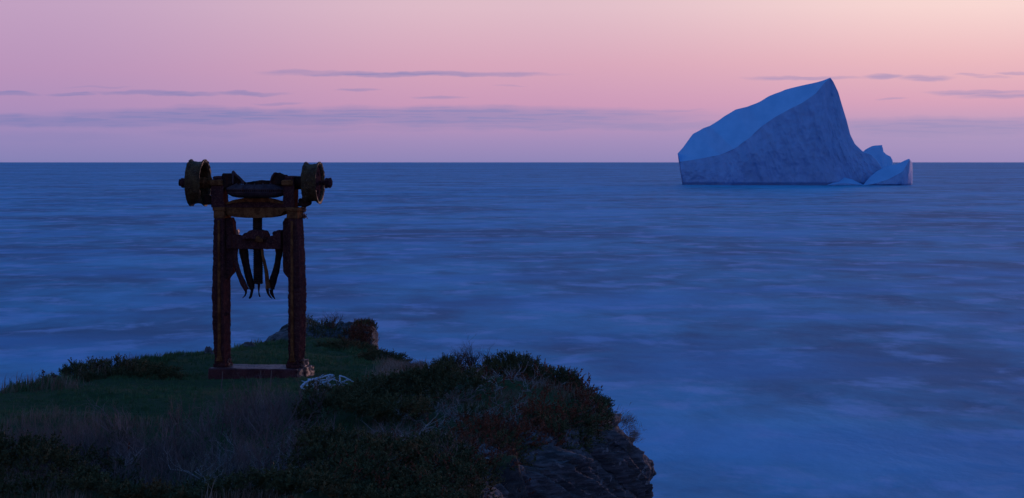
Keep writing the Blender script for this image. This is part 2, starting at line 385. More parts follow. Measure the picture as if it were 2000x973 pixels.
# ------------------------------------------------------------------ iceberg
def zc(x, y): return (1300 + x / 3.742, 130 + y / 3.742)
def loft(name, rows, parent, nu=200, nf=70, nt=26, nb=10, back=22, amp=1.5, under=1.5, seed=0, slant=.35, snowy=False):
    """rows: (u, base(x,y), Yb, crease(x,y), Yc, top(x,y), Yt)   x,y are coordinates read off the photograph's enlargement"""
    K = len(rows); ku = np.arange(K); u = np.linspace(0, K - 1, nu)
    P3 = []
    for b, yb, c, yc, t, yt in rows:
        P3.append([*at(*zc(*b), yb), *at(*zc(*c), yc), *at(*zc(*t), yt)])
    P3 = np.array(P3); Q = np.stack([np.interp(u, ku, P3[:, i]) for i in range(9)], 1)
    k = np.array([1, 2, 3, 2, 1.]); k /= k.sum()
    for i in range(9): Q[2:-2, i] = np.convolve(Q[:, i], k, 'same')[2:-2]
    B, Cc, T = Q[:, :3].copy(), Q[:, 3:6], Q[:, 6:]
    B[:, 2] = -2
    cols = []
    f = np.linspace(0, 1, nf)[:, None, None]; face = B[None] * (1 - f) + Cc[None] * f
    face[..., 1] -= 2.2 * np.sin(np.pi * f[..., 0]) * 1.0
    N = face.copy(); hN = N[..., 2]
    q = np.stack([(N[..., 0] + slant * hN) * .22, N[..., 1] * .05, hN * .05], -1)
    edge = np.sin(np.pi * np.clip(f[..., 0], 0, 1)) ** .4
    dsp = amp * fbm(q, 5, .6, seed) + amp * 1.5 * fbm(np.stack([N[..., 0] * .045, N[..., 1] * .02, hN * .05], -1), 4, .55, seed + 7) + amp * .5 * fbm(N * .35, 4, .6, seed + 3)
    ue_ = sstep(0, .03, u / (K - 1))[None]; dsp = dsp * (.15 + .85 * ue_)
    face[..., 1] += dsp * edge
    face[..., 0] += .3 * dsp * edge
    und = sstep(under * 1.4, 0.0, face[..., 2]) * 2.0; face[..., 1] += und
    g = np.linspace(0, 1, nt)[1:, None, None]; top = Cc[None] * (1 - g) + T[None] * g
    top[..., 2] += .35 * fbm(top * np.array([.06, .06, .06]), 4, .5, seed + 11) * np.sin(np.pi * g[..., 0] * .9)
    h = np.linspace(0, 1, nb)[1:, None, None]; Bk = T.copy(); Bk[:, 1] += back; Bk[:, 2] = -2; Bk[:, 0] = B[:, 0] + 3.0 * sstep(.1, 0, u / (K - 1))
    bk = T[None] * (1 - h) + Bk[None] * h; bk[..., 1] += back * .5 * np.sin(np.pi * h[..., 0]) * .3
    A = np.concatenate([face, top, bk], 0)          # rows x nu
    # skyline irregularity
    A[nf:nf + nt - 1, :, 2] += (.55 * vnoise(np.stack([T[:, 0] * .17, T[:, 0] * 0, T[:, 0] * 0], -1), seed + 5))[None] * g[..., 0] * .8
    A = A.transpose(1, 0, 2); n1 = A.shape[1]
    F = gridF(nu, n1)
    V = A.reshape(-1, 3)
    # end caps
    tri = []
    me = npmesh(name, V, F[:, ::-1], [M_ICE, M_SNOW], smooth=True)
    rowi = np.tile(np.arange(n1 - 1), nu - 1)
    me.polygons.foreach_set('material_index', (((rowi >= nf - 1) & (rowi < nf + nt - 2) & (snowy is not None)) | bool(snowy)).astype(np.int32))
    bm = bmesh.new(); bm.from_mesh(me)
    for f_ in bmesh.ops.holes_fill(bm, edges=[e for e in bm.edges if e.is_boundary], sides=0)['faces']:
        f_.smooth = False
        for e_ in f_.edges: e_.smooth = False
    bmesh.ops.recalc_face_normals(bm, faces=bm.faces)
    bm.to_mesh(me); bm.free()
    return link(name, me, parent)
berg = link('iceberg', None, loc=(at(1550, 362, 1560).x, 1560, 0)); tag(berg, 'large wedge-shaped blue iceberg rising to a sharp peak on the horizon', 'iceberg')
Y0 = 1556.0
rows = []
tab = [((135,872),(105,697),(88,635)),((250,872),(250,675),(130,588)),((370,872),(400,645),(200,492)),((430,872),(450,625),(272,450)),((480,872),(500,603),(325,435)),
 ((540,872),(560,560),(430,360)),((600,872),(620,515),(515,312)),((680,872),(700,440),(600,295)),((790,872),(800,370),(710,245)),((880,872),(900,315),(810,190)),
 ((960,872),(1000,265),(920,162)),((1090,872),(1100,195),(1060,128)),((1170,872),(1160,120),(1140,105)),((1225,872),(1202,84),(1204,78)),
 ((1250,872),(1226,112),(1225,108)),((1290,872),(1262,190),(1262,188)),((1310,872),(1285,270),(1285,268)),((1350,872),(1325,400),(1325,398)),((1385,872),(1350,500),(1350,498)),
 ((1430,872),(1385,570),(1385,568)),((1480,872),(1440,625),(1440,623)),((1530,872),(1500,645),(1500,643)),((1570,872),(1545,690),(1545,688)),((1595,872),(1580,742),(1580,740)),((1610,872),(1598,830),(1598,828))]
for i, (b, c, t) in enumerate(tab):
    s = i / (len(tab) - 1)
    yb = Y0 + 26 * max(0, .16 - s) / .16 + (30 * (s - .6) if s > .6 else 0)
    hgt = (872 - c[1]) / 3.742 * .311
    yc = yb + (2 + .10 * hgt if i < 13 else 2 + .22 * hgt)
    gap = (c[1] - t[1]) / 3.742 * .311 + .6
    yt = yc + max(2.0, gap * 2.6)
    rows.append((b, yb, c, yc, t, yt))
r0 = rows[0]; rows.insert(0, ((128,872), r0[1] + .4, (98,672), r0[3] + .4, (88,637), r0[3] - .6))
body = loft('main_body', rows, None, 420, 110, 44, 12, 24, 1.25, seed=2)
rows = [((1437,872),Y0-14,(1437,870),Y0-13,(1437,869),Y0-10),((1490,873),Y0-15,(1490,866),Y0-14,(1500,800),Y0+2),((1560,874),Y0-16,(1560,848),Y0-15,(1550,757),Y0+6),
 ((1640,875),Y0-17,(1640,820),Y0-16,(1600,735),Y0+8),((1725,878),Y0-18,(1732,768),Y0-17,(1700,706),Y0+6),((1768,878),Y0-9,(1784,680),Y0-6,(1780,676),Y0+2),((1795,876),Y0,(1803,705),Y0+1,(1802,703),Y0+4),((1797,875),Y0+6,(1803,760),Y0+6,(1802,758),Y0+9)]
blk = loft('low_block', rows, None, 130, 46, 22, 8, 10, 1.15, .8, seed=31, slant=-.6)
rows = [((1420,872),Y0+22,(1430,640),Y0+26,(1430,636),Y0+28),((1450,872),Y0+22,(1460,612),Y0+27,(1462,606),Y0+29),((1490,872),Y0+22,(1500,600),Y0+28,(1503,588),Y0+30),
 ((1550,872),Y0+22,(1560,590),Y0+29,(1560,574),Y0+31),((1580,872),Y0+22,(1580,580),Y0+29,(1583,569),Y0+31),((1588,872),Y0+22,(1588,596),Y0+29,(1587,594),Y0+31),((1594,872),Y0+22,(1593,624),Y0+29,(1592,622),Y0+31),((1615,872),Y0+22,(1615,646),Y0+29,(1615,644),Y0+31),
 ((1640,872),Y0+23,(1645,662),Y0+28,(1645,660),Y0+30),((1655,872),Y0+24,(1660,690),Y0+29,(1660,688),Y0+31),((1650,872),Y0+26,(1650,735),Y0+30,(1650,733),Y0+32)]
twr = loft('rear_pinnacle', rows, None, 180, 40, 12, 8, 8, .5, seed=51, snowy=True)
rows = [((1180,873),Y0-3,(1180,871),Y0-2,(1180,870),Y0),((1250,873),Y0-6,(1255,858),Y0-5,(1262,840),Y0+1),((1300,873),Y0-7,(1305,850),Y0-5,(1305,806),Y0+3),
 ((1360,873),Y0-7,(1360,856),Y0-5,(1360,822),Y0+3),((1410,873),Y0-6,(1410,864),Y0-5,(1410,850),Y0+2),((1450,873),Y0-4,(1450,870),Y0-4,(1450,868),Y0)]
foot = loft('melted_ledge', rows, None, 90, 16, 16, 5, 5, .25, .3, seed=61)
for o in (body, blk, twr, foot):
    o.parent = berg; o.matrix_parent_inverse = Matrix.Translation(berg.location).inverted()
# ------------------------------------------------------------------ the rusted machine
PX = 0.0062; MYAW = -R(8.5)
mc = at(505, 736, 31.0)
PRESS = link('rusted_machine', None, loc=(mc.x, 31.0, mc.z), rot=(0, 0, MYAW))
tag(PRESS, 'tall rusted iron machine with two flanged wheels on top, standing on the grass', 'machine')
def lx(px): return (px - 505) * PX / .9686
def lz(py): return (736 - py) * PX
def z1(x, y): return (330 + x / 5.714, 290 + y / 5.714)     # enlargement 1 -> photo
def z2(x, y): return (400 + x / 5.723, 430 + y / 5.723)
def z3(x, y): return (390 + x / 4.865, 590 + y / 4.865)
def finish(bm, name, m, parent, rough=.002, cut=.03, bev=.004, freq=22, shift=0.0, smooth=False):
    if bev: bmesh.ops.bevel(bm, geom=bm.edges[:], offset=bev, segments=1, affect='EDGES', clamp_overlap=True)
    for _ in range(4):
        e = [x for x in bm.edges if x.calc_length() > cut * 1.6]
        if not e or len(bm.faces) > 9000: break
        bmesh.ops.subdivide_edges(bm, edges=e, cuts=1, use_grid_fill=True)
    bmesh.ops.triangulate(bm, faces=[f for f in bm.faces if len(f.verts) > 4])
    bmesh.ops.recalc_face_normals(bm, faces=bm.faces)
    me = bpy.data.meshes.new(name); bm.to_mesh(me); bm.free()
    if rough:
        n = len(me.vertices); co = np.empty(n * 3, np.float32); me.vertices.foreach_get('co', co); co = co.reshape(-1, 3)
        no = np.empty(n * 3, np.float32); me.vertices.foreach_get('normal', no); no = no.reshape(-1, 3)
        co = co + no * (fbm(co * freq + shift, 3, .6, 8)[:, None] * rough)
        me.vertices.foreach_set('co', co.astype(np.float32).ravel())
    me.materials.append(m)
    for p in me.polygons: p.use_smooth = smooth
    return link(name, me, parent)
def prism_bm(pts, y0, y1, bm=None):
    """pts: list of (local x, local z), extruded from y0 to y1"""
    bm = bm or bmesh.new()
    a = [bm.verts.new((x, y0, z)) for x, z in pts]; b = [bm.verts.new((x, y1, z)) for x, z in pts]
    n = len(pts); bm.faces.new(a); bm.faces.new(b[::-1])
    for i in range(n): bm.faces.new((a[i], b[i], b[(i + 1) % n], a[(i + 1) % n]))
    return bm
def pp(pts, f): return [(lx(f(*p)[0]), lz(f(*p)[1])) for p in pts]
def box_bm(x0, x1, y0, y1, za, zb, bm=None): return prism_bm([(x0, za), (x1, za), (x1, zb), (x0, zb)], y0, y1, bm)
def lathe_bm(prof, n, axis='Z', c=(0, 0, 0), bm=None, close=True):
    """prof: list of (radius, height along the axis)"""
    bm = bm or bmesh.new(); rings = []
    for r, h in prof:
        ring = []
        for i in range(n):
            a = 2 * math.pi * i / n; u, v = r * math.cos(a), r * math.sin(a)
            co = (u, v, h) if axis == 'Z' else (h, u, v) if axis == 'X' else (u, h, v)
            ring.append(bm.verts.new((co[0] + c[0], co[1] + c[1], co[2] + c[2])))
        rings.append(ring)
    for k in range(len(rings) - 1):
        for i in range(n): bm.faces.new((rings[k][i], rings[k][(i + 1) % n], rings[k + 1][(i + 1) % n], rings[k + 1][i]))
    if close: bm.faces.new(rings[0][::-1]); bm.faces.new(rings[-1])
    return bm
def tube_bm(path, rads, n=8, bm=None):
    bm = bm or bmesh.new(); rings = []
    for i, (p, r) in enumerate(zip(path, rads)):
        p = Vector(p); a = Vector(path[max(i - 1, 0)]); b = Vector(path[min(i + 1, len(path) - 1)]); t = (b - a).normalized()
        s = t.cross(Vector((0, 1, 0.01))).normalized(); q = t.cross(s)
        r = r if isinstance(r, tuple) else (r, r)
        rings.append([bm.verts.new(p + s * (math.cos(2 * math.pi * k / n) * r[0]) + q * (math.sin(2 * math.pi * k / n) * r[1])) for k in range(n)])
    for k in range(len(rings) - 1):
        for i in range(n): bm.faces.new((rings[k][i], rings[k][(i + 1) % n], rings[k + 1][(i + 1) % n], rings[k + 1][i]))
    bm.faces.new(rings[0][::-1]); bm.faces.new(rings[-1]); return bm

# plinth: a long slab plus the heavier split block under the right foot
w0, w1 = lx(507.6 - 86.2 / .9686 * 1.0), lx(507.6 + 86.2)
w0, w1 = lx(421.5), lx(592.5); D2 = 56 * PX
b = box_bm(w0, w1, -D2, D2, -.08, lz(716))
finish(b, 'plinth', M_PLINTH, PRESS, .006, .035, .012, 14)
pl = PRESS.children[-1] if PRESS.children else None
b = box_bm(lx(592.8), lx(596.5), -D2 + .0, -D2 * .25, -.08, lz(718)); finish(b, 'crusted_end_plate', M_FLAKE, PRESS, .012, .018, .006, 30)
b = box_bm(lx(592.8), lx(600.5), -D2 * .18, D2 * .98, -.08, lz(716.5))
b = box_bm(lx(589), lx(595.5), -D2 * .15, D2 * .55, lz(715), lz(702), b); finish(b, 'crusted_end_plate', M_FLAKE, PRESS, .015, .018, .006, 30, 3.1)

# legs
LD = 26 * PX
def leg(cx, side):
    """cx photo column of the leg's axis; side -1 left, 1 right (inner side is -side)"""
    ys = [425, 445, 500, 545, 570, 620, 665, 690, 704]
    out = {-1: [10.5, 10.8, 12, 13.6, 14.2, 13.8, 11.8, 10, 9.4], 1: [9.0, 10, 13, 14.5, 15, 14.6, 13.2, 12.0, 11.0]}[side]
    inn = [8, 8, 8, 8, 8, 8, 8, 8, 8.4]
    c = lx(cx); k = PX / .9686
    L = [(c + side * o * k, lz(y)) for o, y in zip(out, ys)]
    I = [(c - side * i * k, lz(y)) for i, y in zip(inn, ys)]
    bm = prism_bm(L + I[::-1], -LD, LD)
    o = finish(bm, 'leg', M_IRON, PRESS, .009, .02, .006, 34, cx)
    finish(lathe_bm([(.024, -LD * .2 - .02), (.026, 0), (.016, .012), (.014, .03)] if 0 else [(.03, 0), (.032, .02), (.018, .024), (.016, .045)], 10, 'X', (c + .045, -LD * .2, lz(612))), 'side_bolt', M_IRON, o, .004, .05, 0)
    # front rib of ochre rust, tapering up and flaring at the foot
    r = [(c + (a) * k, lz(y)) for a, y in ((-1.8, 430), (-2.1, 560), (-2.3, 680), (-3.2, 695), (-7, 704))] + [(c + a * k, lz(y)) for a, y in ((7, 704), (3.2, 695), (2.3, 680), (2.1, 560), (1.8, 430))]
    finish(prism_bm(r, -LD - .035, -LD + .004), 'front_rib', M_OCHRE, o, .003, .03, .004, 30)
    # stepped foot
    b = box_bm(c - 12 * k, c + 12 * k, -LD * 1.12, LD * 1.08, lz(715.6), lz(709)); box_bm(c - 10.5 * k, c + 10.5 * k, -LD * 1.06, LD * 1.02, lz(709), lz(702), b)
    finish(b, 'foot', M_IRON, o, .006, .03, .005, 26)
    # crust flaking along the rear outer corner and round the foot
    b = bmesh.new()
    rr = random.Random(int(cx)); bx_ = c + 8 * k
    for t in range(120):
        z = lz(704) + (lz(430) - lz(704)) * rr.random() ** 1.1; s = rr.uniform(.004, .009)
        off = np.interp((736 - z / PX), ys, out) if side > 0 else 8.2
        m4 = Matrix.Translation((c + off * k + .001, LD - rr.random() * .015, z)) @ Euler((rr.random() * 3, rr.random() * 3, 0)).to_matrix().to_4x4()
        bmesh.ops.create_icosphere(b, subdivisions=1, radius=s, matrix=m4)
    for t in range(46):
        m4 = Matrix.Translation((c + rr.uniform(9.5, 14.0) * k, rr.uniform(-.4, 1.0) * LD, lz(716) + .10 * rr.random() ** 2)) @ Euler((rr.random() * 3, rr.random() * 3, 0)).to_matrix().to_4x4()
        bmesh.ops.create_icosphere(b, subdivisions=1, radius=rr.uniform(.005, .013), matrix=m4)
    x = finish(b, 'flaking_crust', M_FLAKE, o, 0, 9, 0); x['kind'] = 'stuff'
    # inner bracket plate carrying the crosshead
    i0, i1 = (c - side * 8 * k), (c - side * 22.5 * k)
    pts = [(i0, lz(425)), (c - side * 18 * k, lz(425)), (i1, lz(434)), (i1, lz(529)), (c - side * 19 * k, lz(534)), (c - side * 11 * k, lz(543)), (i0, lz(546))]
    finish(prism_bm(pts, -.05, .10), 'guide_plate', M_IRON, o, .004, .03, .005, 26)
    # capital
    b = box_bm(c - 12.5 * k, c + 12.5 * k, -LD * 1.1, LD * 1.1, lz(411), lz(404)); box_bm(c - 10.5 * k, c + 10.5 * k, -LD * 1.05, LD * 1.05, lz(425.5), lz(411), b)
    finish(b, 'capital', M_OCHRE, o, .004, .03, .006, 26); return o
leg(436.0, -1); leg(577.0, 1)

# upper bow beam
dome = pp([(655, 655), (665, 612), (740, 582), (880, 551), (1010, 544), (1140, 551), (1250, 582), (1310, 606), (1320, 655)], z1)
finish(prism_bm(dome, -.10, .10), 'arched_plate', M_IRON, PRESS, .004, .03, .006, 26)
rimd = pp([(668, 622), (665, 604), (740, 574), (880, 545), (1010, 537), (1140, 545), (1250, 574), (1310, 600), (1306, 618), (1245, 600), (1140, 590), (1010, 592), (880, 590), (740, 606)], z1)
finish(prism_bm(rimd, -.125, -.102), 'arch_edge', M_OCHRE, PRESS, .003, .03, .004, 26)
belly = pp([(640, 655), (640, 690), (690, 735), (760, 758), (850, 767), (1000, 769), (1120, 767), (1210, 757), (1290, 732), (1330, 690), (1330, 655)], z1)
finish(prism_bm(belly, -.13, .13), 'bow_beam', M_OCHRE, PRESS, .005, .03, .006, 20)

# uprights with bearing caps
for side, (x0, x1) in ((-1, (505, 650)), (1, (1295, 1425))):
    pts = pp([(x0, 655), (x0, 415), (x0 + 5, 340), (x1, 340), (x1, 420), (x1 - 12, 470), (x1 - 14, 560), (x1 + 6, 610), (x1 + 8, 655)], z1) if side < 0 else \
          pp([(x0 - 8, 655), (x0 - 6, 610), (x0 + 14, 560), (x0 + 12, 470), (x0, 420), (x0, 340), (x1, 340), (x1, 415), (x1 - 4, 655)], z1)
    o = finish(prism_bm(pts, -.12, .12), 'upright', M_IRON, PRESS, .004, .03, .006, 26, side)
    finish(prism_bm(pp([(x0 - 5, 408), (x0 - 5, 350), (x1 - 10, 345), (x1 - 8, 408)], z1), -.15, -.118), 'bearing_cap', M_OCHRE, o, .004, .03, .008, 26)
    finish(prism_bm(pp([(x0 + 20, 340), (x0 + 20, 306), (x1 - 2, 304), (x1 - 2, 340)], z1), -.11, .11), 'bearing_block', M_IRON, o, .005, .03, .01, 26)
# shells either side of the gear
o = finish(prism_bm(pp([(630, 438), (630, 276), (742, 274), (742, 438)], z1), -.12, .10), 'bearing_shell', M_BLACK, PRESS, .004, .03, .012, 20)
finish(prism_bm(pp([(740, 395), (737, 262), (752, 243), (768, 256), (800, 292), (835, 322), (858, 340), (870, 380), (868, 395), (850, 392), (845, 352), (815, 332), (785, 300), (762, 272), (758, 395)], z1), -.135, -.10), 'broken_flange', M_GEAR, o, .004, .02, .004, 30)
finish(prism_bm(pp([(740, 395), (752, 290), (800, 330), (868, 390)], z1), -.10, .08), 'shell_rib', M_BLACK, o, .004, .02, .004, 30)
o = finish(prism_bm(pp([(1160, 400), (1168, 345), (1185, 300), (1210, 270), (1232, 264), (1248, 286), (1312, 292), (1312, 400)], z1), -.12, .10), 'bearing_shell', M_BLACK, PRESS, .004, .03, .008, 20, 5)
finish(prism_bm(pp([(1158, 400), (1165, 342), (1182, 296), (1208, 264), (1234, 260), (1240, 275), (1212, 285), (1192, 312), (1178, 350), (1172, 400)], z1), -.135, -.118), 'shell_lip', M_IRON, o, .003, .02, .003, 30)

# bevel gear lying flat between the uprights
k = PX / .9686
gz = lambda y: lz(290 + y / 5.714)
gc = (lx(z1(990, 0)[0]), 0, 0)
prof = [(18 * k, gz(549)), (36 * k, gz(545)), (47 * k, gz(530)), (53 * k, gz(510)), (56.5 * k, gz(488)), (57 * k, gz(468)), (58.5 * k, gz(452)), (58.5 * k, gz(442)), (42 * k, gz(398)), (38 * k, gz(396)), (30 * k, gz(410))]
g = finish(lathe_bm(prof, 72, 'Z', gc), 'bevel_gear', M_GEAR, PRESS, .002, .05, 0, 20)
for i in range(16):                                        # raised ribs on the cone
    a = 2 * math.pi * (i + .35) / 16
    if i == 0: 
        b = prism_bm([(-.007, 0), (.007, 0), (.004, .010), (-.004, .010)], 0, .14)
        bmesh.ops.recalc_face_normals(b, faces=b.faces); me = bpy.data.meshes.new('tooth'); b.to_mesh(me); b.free(); me.materials.append(M_GEAR)
    if math.sin(a) > .35: continue
    r1, zt = 58.3 * k, gz(443); slope = math.atan2(gz(398) - gz(443), 16.5 * k)
    t = link('tooth', me, g)
    q = Matrix.Translation((gc[0] + r1 * math.cos(a), r1 * math.sin(a), zt)) @ Matrix.Rotation(a + math.pi / 2, 4, 'Z') @ Matrix.Rotation(slope, 4, 'X')
    t.matrix_local = q
b = bmesh.new()
for i in range(90):                                        # fine notches round the rim
    a = 2 * math.pi * i / 90
    m4 = Matrix.Translation((gc[0] + 57.4 * k * math.cos(a), 57.4 * k * math.sin(a), gz(462))) @ Matrix.Rotation(a, 4, 'Z') @ Matrix.Diagonal((.010, .008, .03, 1))
    bmesh.ops.create_cube(b, size=1, matrix=m4)
x = finish(b, 'rim_notches', M_BLACK, g, 0, 9, 0)
hump = pp([(850, 398), (880, 376), (930, 368), (985, 362), (1020, 354), (1050, 350), (1085, 358), (1130, 358), (1175, 360), (1180, 398)], z1)
finish(prism_bm(hump, -.05, .12), 'gear_boss', M_BLACK, PRESS, .006, .02, .006, 30)

# axle, wheels
az_ = lz(z1(0, 380)[1])
for e0, e1 in ((352, 446), (562, 614)): finish(lathe_bm([(6.5 * k, lx(e0)), (6.5 * k, lx(e1))], 16, 'X', (0, 0, az_)), 'axle', M_BLACK, PRESS, .003, .04, 0, 26)
def wheel(cx, half, rf, rd, disc_right, zc_):
    c = lx(cx); h = half * k; f = rf * PX; dr = rd * PX
    web = h * .55 if disc_right else -h * .6
    o = link('wheel', None, PRESS, loc=(c, 0, zc_))
    prof = [(f * .90, -h * 1.08), (f, -h * 1.16), (f * 1.0, -h * .98), (f * .95, -h * .84), (dr * 1.01, -h * .66), (dr, -h * .3), (dr * .99, 0), (dr, h * .35), (dr * 1.01, h * .66), (f * .95, h * .84), (f, h * .98), (f * 1.0, h * 1.16), (f * .90, h * 1.08),
            (dr * .93, h * .8), (dr * .91, 0), (dr * .93, -h * .8)]
    bm = lathe_bm(prof + prof[:1], 72, 'X', close=False); bmesh.ops.remove_doubles(bm, verts=bm.verts, dist=1e-5)
    finish(bm, 'rim', M_WHEEL, o, .006, .03, 0, 24, cx)
    bm = lathe_bm([(dr * .94, web - .012), (dr * .94, web + .012)], 64, 'X') if not disc_right else \
         lathe_bm([(dr * .94, web - .014), (dr * .94, web + .010), (dr * .6, web + .024), (dr * .3, web + .034)], 64, 'X')
    finish(bm, 'web_plate', M_IRON if disc_right else M_BLACK, o, .004, .03, 0, 24, cx)
    if disc_right:
        for a, rr_ in ((100, .5), (-20, .55), (-110, .5), (190, .5)):
            bm = lathe_bm([(dr * .11, 0), (dr * .13, .012), (dr * .085, .014), (dr * .08, .004)], 20, 'X')
            h_ = finish(bm, 'bolt_boss', M_IRON, o, .001, .05, 0); h_.location = (web + .024, dr * rr_ * math.cos(R(a)) , dr * rr_ * math.sin(R(a)))
    return o
wl = wheel(388.8, 12.6, 46, 41.5, False, az_)
hb = lathe_bm([(8 * k, -7 * k), (10.5 * k, 0), (11 * k, 8 * k), (9.5 * k, 10 * k), (9 * k, 17 * k), (11.5 * k, 18 * k), (11.5 * k, 21 * k), (8 * k, 22 * k)], 18, 'X', (lx(393) - lx(388.8), 0, 0))
finish(hb, 'hub', M_OCHRE, wl, .006, .02, 0, 30)
nb_ = lathe_bm([(8 * k, 0), (10.8 * k, 1.5 * k), (10.8 * k, 6 * k), (9 * k, 7 * k), (10 * k, 10 * k), (9 * k, 14 * k), (4 * k, 14.5 * k)], 8, 'X'); 
for v in nb_.verts: v.co.x = -v.co.x
x = finish(nb_, 'axle_nut', M_IRON, wl, .006, .02, 0, 30); x.location.x = lx(366.5) - lx(388.8) + .02
finish(prism_bm([(lx(401) - lx(388.8), -.155), (lx(402) - lx(388.8), -.235), (lx(406) - lx(388.8), -.265), (lx(415.5) - lx(388.8), -.265), (lx(416) - lx(388.8), -.18), (lx(411) - lx(388.8), -.15)], -.08, .08), 'brake_block', M_BLACK, wl, .006, .02, .005, 30)
wr = wheel(611.5, 12.4, 41, 36.5, True, az_)
nb_ = lathe_bm([(4.5 * k, 0), (4.5 * k, 10.5 * k), (9.8 * k, 11.5 * k), (9.8 * k, 16 * k), (7.5 * k, 17 * k), (10 * k, 18 * k), (10 * k, 22 * k), (5 * k, 24 * k)], 9, 'X')
x = finish(nb_, 'axle_nut', M_IRON, wr, .006, .02, 0, 30); x.location.x = lx(624) - lx(611.5)
finish(prism_bm([(x_ * k, z_ * PX) for x_, z_ in ((-26, -30), (-27, -45), (-14, -46), (-8, -44), (-4, -38), (-8, -34))], -.07, .07), 'brake_block', M_BLACK, wr, .008, .02, .005, 30)
# collar joining the right wheel to its upright
finish(lathe_bm([(12 * k, lx(578)), (13 * k, lx(583)), (12.5 * k, lx(592)), (14 * k, lx(601))], 20, 'X', (0, 0, az_)), 'collar', M_BLACK, PRESS, .004, .03, 0)
b = bmesh.new(); rr = random.Random(4)
for t in range(60):
    m4 = Matrix.Translation((lx(590 + rr.gauss(0, 2)), .12 + rr.gauss(0, .03), lz(rr.uniform(403, 426)))) @ Euler((rr.random() * 3, rr.random() * 3, 0)).to_matrix().to_4x4()
    bmesh.ops.create_icosphere(b, subdivisions=1, radius=rr.uniform(.006, .016), matrix=m4)
x = finish(b, 'flaking_crust', M_FLAKE, PRESS, 0, 9, 0); x['kind'] = 'stuff'

# screw and crosshead
sx = lx(504)
def thread(y0, y1, r0, r1, pitch):
    prof = []; y = y0
    while y < y1: prof += [(r0 * k, lz(y)), (r1 * k, lz(y + pitch * .25)), (r1 * k, lz(y + pitch * .45)), (r0 * k, lz(y + pitch * .7))]; y += pitch
    return prof
b = lathe_bm([(9.5 * k, lz(420))] + thread(424, 448, 8.6, 9.3, 3.8) + [(9 * k, lz(450))], 24, 'Z', (sx, 0, 0)); finish(b, 'upper_screw', M_BLACK, PRESS, .0015, .05, 0)
b = lathe_bm([(9 * k, lz(484))] + thread(486, 552, 8.4, 9.8, 3.8) + [(8.0 * k, lz(554))], 24, 'Z', (lx(505), 0, 0)); finish(b, 'lower_screw', M_BLACK, PRESS, .0015, .05, 0)
ch = pp([(262, 318), (262, 205), (300, 195), (340, 160), (360, 158), (380, 165), (445, 190), (700, 200), (715, 190), (770, 165), (815, 160), (822, 108), (868, 105), (872, 318)], z2)
o = finish(prism_bm(ch, -.09, .09), 'crosshead', M_IRON, PRESS, .006, .02, .006, 26)
hb = [(455, 205), (445, 182), (470, 142), (505, 138), (520, 118), (545, 108), (590, 104), (640, 108), (688, 120), (692, 140), (710, 160), (722, 205)]
finish(prism_bm(pp(hb, z2), -.16, .12), 'screw_nut', M_IRON, o, .008, .02, .006, 34)
finish(prism_bm(pp([(610, 235), (620, 180), (640, 165), (665, 185), (690, 205), (690, 238)], z2), -.20, -.15), 'nut_lug', M_OCHRE, o, .004, .02, .006, 34)
finish(prism_bm(pp([(355, 160), (357, 105), (378, 98), (384, 130), (376, 162)], z2), -.02, .06), 'end_stud', M_FLAKE, o, .004, .02, .004, 34)
finish(prism_bm(pp([(770, 165), (765, 135), (785, 118), (808, 122), (815, 165)], z2), -.03, .06), 'end_stud', M_IRON, o, .004, .02, .004, 34)
def arm(pts, rads, claw, y=0.0, m=M_IRON):
    q = [(*(lambda p: (lx(p[0]), y, lz(p[1])))(z2(*p)),) for p in pts]
    kk = PX / 5.723
    o = finish(tube_bm(q, [(r * kk * 1.25, r * kk) for r in rads], 8), 'hanging_arm', m, PRESS, .003, .02, 0, 34)
    for c in claw:
        q = [(lx(z2(*p)[0]), y, lz(z2(*p)[1])) for p in c[0]]
        finish(tube_bm(q, [(r * kk, r * kk * .8) for r in c[1]], 6), 'claw', M_BLACK, o, .002, .02, 0, 34)
arm([(352, 315), (350, 380), (362, 480), (398, 600), (440, 700), (480, 775)], [30, 26, 22, 24, 28, 24], [([(470, 770), (474, 810), (462, 840), (434, 868)], [16, 12, 9, 4])], -.04)
arm([(430, 315), (435, 360), (455, 480), (480, 600), (508, 700), (528, 770)], [40, 42, 34, 34, 36, 24], [([(530, 745), (522, 800), (512, 850), (494, 877)], [20, 16, 15, 9])], .03, M_BLACK)
arm([(655, 315), (660, 380), (682, 470), (702, 570), (714, 680), (722, 760)], [14, 13, 15, 18, 20, 24], [([(712, 760), (722, 815), (745, 850), (768, 872)], [18, 14, 9, 4])], -.05, M_OCHRE)
arm([(826, 315), (828, 370), (810, 480), (790, 570), (762, 660), (735, 765)], [38, 32, 27, 32, 34, 34], [([(738, 770), (742, 810), (760, 850), (780, 880)], [24, 20, 14, 5])], .03, M_BLACK)
q = [(lx(z2(*p)[0]), 0, lz(z2(*p)[1])) for p in ((610, 700), (608, 740), (606, 800), (612, 835), (622, 855))]
finish(tube_bm(q, [r * PX / 5.7 for r in (16, 14, 7, 9, 8)], 8), 'dangling_rod', M_BLACK, PRESS, .002, .02, 0, 34)
